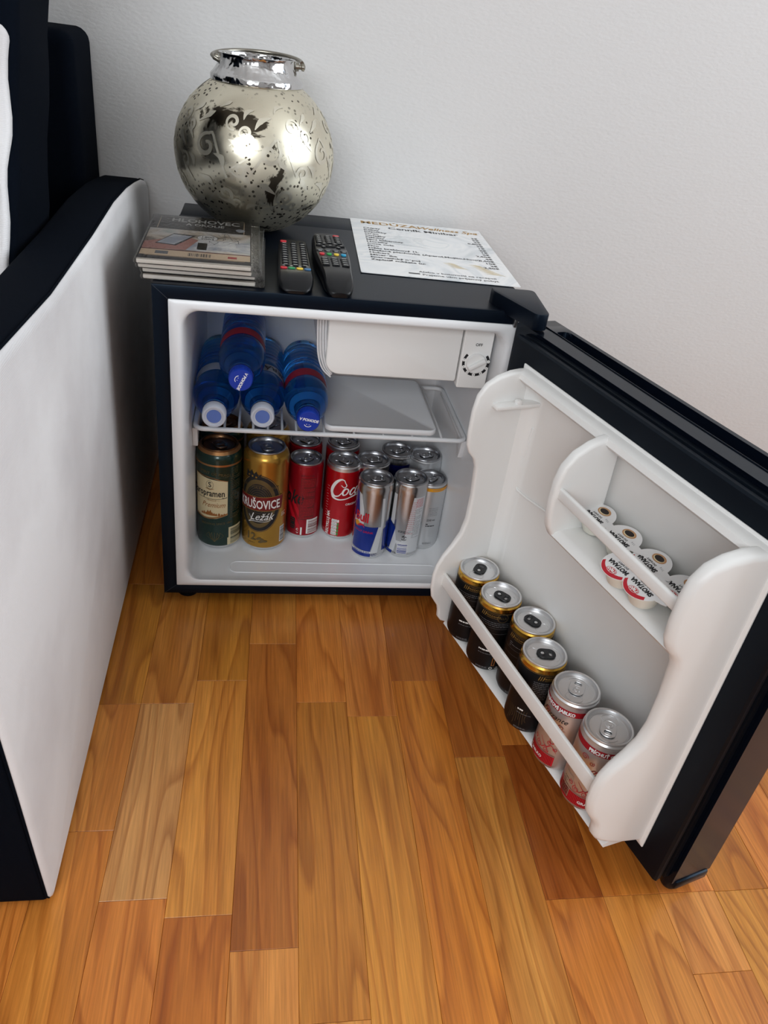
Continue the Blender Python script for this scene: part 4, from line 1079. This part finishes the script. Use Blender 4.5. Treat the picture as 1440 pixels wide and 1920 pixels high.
for i, (cx, cy, a, _n) in enumerate(stack):
    hw, hl = .0615, .1020
    root = empty('folded_map', (cx, cy, FH+i*(TM+.0002)), a); tag(root, lbls[i], 'map', 'stack of folded maps')
    bm = bmesh.new(); box(bm, -hw, hw, -hl, hl, .0006, TM-.0004, .0012, 2); pg = obj('pages', bm, M['paper'], root)
    bm = bmesh.new(); box(bm, -hw-.0005, hw+.0002, -hl+.0035, hl+.0003, TM-.0008, TM-.0002, .0002, 1); obj('cover', bm, M['mapdark'], root)
    bm = bmesh.new(); box(bm, -hw-.003, hw+.011, -hl-.0025, hl+.004, .0001, TM, .0022, 2)
    obj('clear_sleeve', bm, M['sleeve'], root)
    if i == 3:
        p = Print(); w0, w1, h0, h1 = -hw+.001, hw-.001, -hl+.006, hl-.001
        p.rect(w0, w1, -.058, .034, 0, 0)
        p.rect(w0+.060, w1, -.050, -.006, 1, 1); p.rect(w0+.030, w1-.05, -.056, -.020, 1, 1)
        p.poly([(w0, -.058), (w0+.048, -.056), (w0+.060, -.010), (w0+.045, .004), (w0, -.030)], 2, 2)
        p.poly([(w0+.012, -.035), (w0+.036, -.040), (w0+.056, .010), (w0+.030, .014)], 3, 3); p.poly([(w0+.014, -.032), (w0+.034, -.036), (w0+.052, .006), (w0+.030, .010)], 1, 4)
        p.rect(w0, w1, -.084, -.060, 4, 1); p.rect(w0, w1, -.0615, -.0585, 5, 2); p.rect(w0+.006, w1-.006, -.0850, -.0842, 6, 2); p.rect(w0+.006, w1-.006, -.0868, -.0860, 4, 2)
        p.barcode(w0+.052, w0+.078, -.080, -.067, 3, 3, 21); p.rect(w0+.096, w0+.106, -.078, -.070, 7, 3); p.rect(w0+.016, w0+.030, -.078, -.066, 8, 3)
        p.ring(w0+.070, .003, .0125, .0125, .0006, 3, 4); p.disc(w0+.070, .003, .0120, m=9, l=3); p.text('1800', .0080, w0+.070, .005, 3, 5, bold=.0002); p.text('2004', .0080, w0+.070, -.0045, 3, 5, bold=.0002); p.rect(w0+.0585, w0+.0815, .0028, .0033, 3, 5)
        p.text('HLOHOVEC', .0240, .004, .0740, 9, 3, bold=.0006, sx=.66); p.text('A OKOLIE', .0160, .004, .0575, 9, 3, bold=.0003, sx=.66); p.lines(-.034, .042, .038, .054, 2, 8, 3, .0014, 5)
        p.disc(.048, .052, .0058, .0075, 1, 3); p.rect(w0+.0075, w0+.0085, .036, .098, 4, 2); p.rect(w1-.0085, w1-.0075, .036, .098, 4, 2); p.rect(w0+.0075, w1-.0075, .0965, .0972, 4, 2)
        rr2 = random.Random(3)
        for k in range(16):
            a_, b_2 = rr2.uniform(w0+.05, w1-.01), rr2.uniform(.0, .033); p.stroke([(a_, b_2), (a_+rr2.uniform(-.02, .02), b_2+rr2.uniform(-.02, .0)), (a_+rr2.uniform(-.02, .02), b_2-rr2.uniform(.0, .03))], .0006, 8, 2)
        p.build('cover_print', [M['mapart'], M['mapcold'], M['skin'], M['mapdark'], M['cream2'], M['darkred'], M['gold'], M['redink'], M['greyink'], M['whiteink']], root, flatmap(TM-.0002, .00002))

# ------------------------------------------------------------ remote controls
M['rem'] = mat('remote_plastic', (.0035, .0042, .0055, 1), .3, spec=.35); M['btn'] = mat('remote_button', (.004, .0045, .006, 1), .5, spec=.3)
for k_, c_ in (('rbtn', (196, 40, 52)), ('gbtn', (34, 140, 84)), ('ybtn', (226, 192, 60)), ('bbtn', (64, 110, 150)), ('gr2', (28, 150, 70)), ('cyan', (30, 150, 190)), ('grbtn', (70, 72, 74))): M[k_] = mat(k_+'_plastic', rgb(*c_), .35)
def button_set(root, spec, z):
    cache = {}
    for (x_, y_, w, h, mk, mark, rd_) in spec:
        key = (round(w, 5), round(h, 5), mk, rd_)
        if key not in cache:
            bm = bmesh.new(); prism(bm, rrect(-w/2, w/2, -h/2, h/2, min(w, h)*(.48 if rd_ else .25), 4), -.0005, .0014, 'z', .0004, 2); cache[key] = obj('button', bm, M[mk], root, (x_, y_, z(x_, y_)))
        else:
            o = cache[key].copy(); COL.objects.link(o); o.location = (x_, y_, z(x_, y_))
def remote(name, label, x, y, rz, outline, zprof, spec, marks):
    root = empty(name, (x, y, FH), rz); tag(root, label, 'remote control', 'remote controls on the fridge')
    bm = bmesh.new(); rings = []
    ys = [o[0] for o in outline]
    def cross(y_, hw, h):      # closed section, rounded top edges
        q = [(-hw*.80, .0005), (-hw*.97, .003), (-hw, h*.62), (-hw*.95, h*.86), (-hw*.86, h), (-hw*.4, h+.0003), (0, h+.0004), (hw*.4, h+.0003), (hw*.86, h), (hw*.95, h*.86), (hw, h*.62), (hw*.97, .003), (hw*.80, .0005), (0, .0003)]
        return [(a, y_, b) for a, b in q]
    for y_, hw in outline: rings.append(cross(y_, hw, zprof(y_)))
    loft(bm, rings, True, True); obj('case', bm, M['rem'], root, angle=45)
    button_set(root, spec, lambda a, b: zprof(b)+.0002)
    p = Print(); [p.rect(a-w/2, a+w/2, b-.0006, b+.0006, 0, 0) for a, b, w in marks]
    p.build('button_marks', [M['whiteink']], root, lambda u, v, l: (u, v, zprof(v)+.00185), (None, .004))
spec = []; marks = []
for c_ in (-.0115, .0, .0115):
    for r_ in range(10):
        y_ = .062-.0105*r_
        spec.append((c_, y_, .0082, .0052, 'btn', 0, 0)); marks.append((c_, y_+.0004, .0045))
spec.append((-.0125, .0745, .0080, .0055, 'rbtn', 0, 1)); spec.append((.0, .0735, .005, .003, 'btn', 0, 0)); spec.append((.010, .0730, .005, .003, 'btn', 0, 0))
for i, k_ in enumerate(('rbtn', 'gbtn', 'ybtn', 'bbtn')): spec.append((-.0140+.0093*i, -.0440, .0078, .0050, k_, 0, 1)); marks.append((-.0140+.0093*i, -.0385, .003))
def z1(y_): return .0165 if y_ > -.052 else max(.0030, .0165-.0120*((-.052-y_)/.034)**2)
o1 = [(-.0865, .0080), (-.0860, .0120), (-.0830, .0160), (-.0760, .0190), (-.0660, .0203), (-.0560, .0206), (-.0520, .0207), (-.050, .0207), (-.02, .0203), (.02, .0196), (.06, .0190), (.080, .0186), (.0845, .0178), (.0860, .0160)]
remote('remote_control', 'narrow black remote control with a row of bar-shaped colour buttons', .1588, .0880, .0, o1, z1, spec, marks)
spec = []; marks = []
for c_ in (-.0125, .0, .0125):
    for r_ in range(5): spec.append((c_, .0860-.0078*r_, .0088, .0058, 'btn', 0, 0)); marks.append((c_, .0862-.0078*r_, .004))
    for r_ in range(4): spec.append((c_*.95, -.0180-.0082*r_, .0090, .0062, 'btn', 0, 0)); marks.append((c_*.95, -.0176-.0082*r_, .0055))
spec.append((.0120, .0930, .0085, .0055, 'rbtn', 0, 1))
for a, b, w, h in ((-.0140, .0420, .009, .006), (.0145, .0420, .009, .006), (0, .0400, .015, .010), (-.009, .0335, .006, .006), (.010, .0335, .006, .006), (-.007, .0480, .007, .004), (.007, .0480, .007, .004)): spec.append((a, b, w, h, 'btn', 0, 1)); marks.append((a, b, .003))
for i in range(4): spec.append((-.0150+.0100*i, .0200, .0085, .0070, 'grbtn', 0, 1)); marks.append((-.0150+.0100*i, .0120, .004))
for i, k_ in enumerate(('rbtn', 'gr2', 'ybtn', 'cyan')): spec.append((-.0135+.0090*i, .0025, .0064, .0075, k_, 0, 1))
def z2(y_): return .0185+.0012*math.sin(max(0, (y_+.07))*12) if y_ > -.062 else max(.0040, .0185-.0130*((-.062-y_)/.044)**2)
o2 = [(-.1060, .0070), (-.1050, .0110), (-.1000, .0145), (-.0900, .0168), (-.0750, .0176), (-.062, .0180), (-.040, .0195), (-.015, .0215), (.010, .0228), (.035, .0226), (.060, .0216), (.080, .0206), (.095, .0196), (.102, .0180), (.1055, .0140)]
remote('remote_control', 'wider curved black remote control with round colour buttons, nearest the price list', .2065, .1060, .02, o2, z2, spec, marks)

# ------------------------------------------------------------ laminated price list
m = M['card'] = mat('price_list_paper', rgb(228, 231, 232), .25, spec=.5, coat=.4)
tc = N(m, 'ShaderNodeTexCoord'); n1 = N(m, 'ShaderNodeTexNoise', _Scale=7., _Detail=3., _Distortion=2.2); L(m, tc, 'Object', n1, 'Vector')
r1 = ramp(m, [(.30, rgb(198, 206, 210)), (.42, rgb(230, 233, 235)), (.50, rgb(240, 241, 240)), (.56, rgb(220, 225, 228)), (.60, rgb(240, 241, 240)), (.8, rgb(232, 234, 236))]); L(m, n1, 'Fac', r1, 'Fac'); L(m, r1, 'Color', P(m), 'Base Color')
card = empty('price_list', (.244, .1094, FH+.0005), -.0401); tag(card, 'laminated white price list of the minibar lying on the fridge', 'price list')
bm = bmesh.new(); prism(bm, rrect(0, .210, 0, .297, .002, 3), 0, .0009, 'z'); obj('sheet', bm, M['card'], card)
p = Print(); CW, CH = .210, .297
p.text('MEDÚZA', .0225, .015, .269, 0, 0, align='LEFT', bold=.0006, sx=1.0)
p.text('Wellness Spa', .0215, .202, .268, 0, 0, align='RIGHT', bold=.0006, shear=.3, sx=.86)
p.text('Cenník Minibar', .0170, .112, .247, 1, 0, bold=.0005, sx=1.05)
items = ['Chipsy', 'Keksy', 'Kapučky', 'Oreo', 'Oriešky', 'Piškóty', 'Mini kabanosy', 'Horalky', 'Coca cola', 'Pivo', 'Džús krabicový 1L', 'Miešané plechovka (Aperol,Mojito,Hugo)', 'Hubert', 'Minerálka', 'Energetický nápoj', 'Zaplatiť môžete tu:']
prices = ['3€', '5€', '2€', '0,80€', '3€', '1€', '2€', '1€', '2€', '2,50€', '4€', '3,50€', '10€', '2€', '2,50€', '']
for i, (a, b) in enumerate(zip(items, prices)):
    y_ = .2380-.0117*i; p.text(a, .0094, .0175, y_, 1, 0, align='LEFT', bold=.00035, sx=1.02)
    if b: p.text(b, .0094, .1975, y_-.001, 1, 0, align='RIGHT', bold=.00035)
p.text('Alebo v hotovosti na recepcii', .0088, .130, .0230, 1, 0, bold=.0002); p.text('Prajeme vám príjemný pobyt', .0088, .132, .0110, 1, 0, bold=.0002)
p.rect(.063, .078, .0130, .0180, 1, 0)
rr2 = random.Random(9)
for (cx, cy, n_) in ((.128, .060, 7), (.165, .062, 12)):
    for k in range(n_):
        yy = cy+.020-.0035*k; xx = cx+(k*.0016); p.stroke([(xx-.010, yy+.001), (xx, yy+.002), (xx+.008+.0008*k, yy-.0015)], [.0004, .0022, .0004], 2, 0)
for k in range(6): p.ring(.085+.006*k, .180-.004*k, .050-.006*k, .026-.0035*k, .0012, 3, 0, 30, 60+10*k, 250)
p.build('printed_text', [M['gold'], M['ink'], mat('pale_gold_print', rgb(206, 186, 140), .5), mat('pale_grey_print', rgb(204, 209, 212), .4)], card, flatmap(.0009, .00006))

# ------------------------------------------------------------ sofa with its loose cushion
sofa = empty('sofa', (-.11, 0, 0)); tag(sofa, 'black upholstered sofa with a white side panel, left of the fridge', 'sofa')
def so(name, bm, m_, angle=40):
    for v in bm.verts: v.co.x += .11
    return obj(name, bm, m_, sofa, angle=angle)
outl = [(.424, .003), (-.434, .003), (-.4385, .012), (-.4475, .09), (-.457, .18), (-.468, .273), (-.4755, .36), (-.4765, .43), (-.470, .470), (-.452, .494), (-.42, .505), (-.35, .508), (-.19, .499), (0, .501), (.14, .506), (.24, .503), (.31, .497), (.37, .490), (.405, .482), (.424, .470)]
bm = bmesh.new(); prism(bm, outl, -.1115, -.0585, 'x', .005, 3); arm = so('armrest', bm, M['bfab'])
inner = [(p_[0], p_[1]) for p_ in outl]
cxm, czm = 0, .25
q = []
for (a, b) in inner:
    q.append((a*.9985, b if b > .1 else b+.001))
# white panel: slightly domed over its edge
bm = bmesh.new(); rings = []
nP = len(q)
def inset(pts, d):
    out = []
    for i in range(len(pts)):
        a, b, c = Vector(pts[i-1]), Vector(pts[i]), Vector(pts[(i+1) % len(pts)])
        e1 = (b-a).normalized(); e2 = (c-b).normalized(); n_ = Vector((e1.y, -e1.x))+Vector((e2.y, -e2.x)); n_.normalize()
        out.append(tuple(b+n_*d))
    return out
area2 = sum(q[i][0]*q[(i+1) % nP][1]-q[(i+1) % nP][0]*q[i][1] for i in range(nP))
sg = -1 if area2 > 0 else 1
for d_, x_ in ((.001, -.0600), (.0012, -.0572), (.0030, -.0552), (.0070, -.0539), (.0095, -.0535)):
    rings.append([(x_, p_[0], p_[1]) for p_ in inset(q, sg*d_)])
loft(bm, rings, True, True); so('side_panel', bm, M['wfab'], 50)['label'] = 'white woven side panel'
bm = bmesh.new(); tube(bm, [(-.0588, p_[0], p_[1]) for p_ in inset(q, sg*.0005)], .0012, 6, True); so('panel_piping', bm, M['bfab'])
bm = bmesh.new(); box(bm, -1.3, -.122, .292, .4235, .02, .668, .016, 4)
for v in bm.verts:
    if v.co.z > .6: v.co.z += .010*(1-min(1, abs((v.co.x+.122)*6)))*0+.006*min(1, (-.122-v.co.x)/.06)
so('backrest', bm, M['bfab'])
bm = bmesh.new(); box(bm, -1.3, -.112, -.43, .29, .25, .361, .02, 3); so('seat', bm, M['bfab'])
bm = bmesh.new(); box(bm, -1.3, -.112, -.40, .30, .02, .25, .006, 2); so('base', bm, M['bfab'])
cu = empty('sofa_cushion', (-.1170, -.1040, .4200)); cu.rotation_euler = (-radians(27), 0, 0)
tag(cu, 'large black back cushion with a white front panel, leaning on the sofa', 'cushion')
bm = bmesh.new(); box(bm, -.62, 0, 0, .128, .003, .50, .012, 4)
bmesh.ops.subdivide_edges(bm, edges=[e for e in bm.edges if e.calc_length() > .2], cuts=12, use_grid_fill=True)
for v in bm.verts:
    v.co.y += .004*sin(v.co.z*38+v.co.x*9); v.co.x += .0022*sin(v.co.z*46+1)
obj('cushion_body', bm, M['bfab'], cu, angle=60)
bm = bmesh.new(); pts = rrect(-.55, -.0065, .02, .292, [.014, .014, .01, .01], 5); prism(bm, pts, -.0065, .006, 'y', .004, 3)
bmesh.ops.subdivide_edges(bm, edges=[e for e in bm.edges if e.calc_length() > .15], cuts=14, use_grid_fill=True)
for v in bm.verts: v.co.y += .004*sin(v.co.z*38+v.co.x*9); v.co.x += .0015*sin(v.co.z*70)
obj('front_panel', bm, M['wfab'], cu, angle=60)['label'] = 'white front panel'
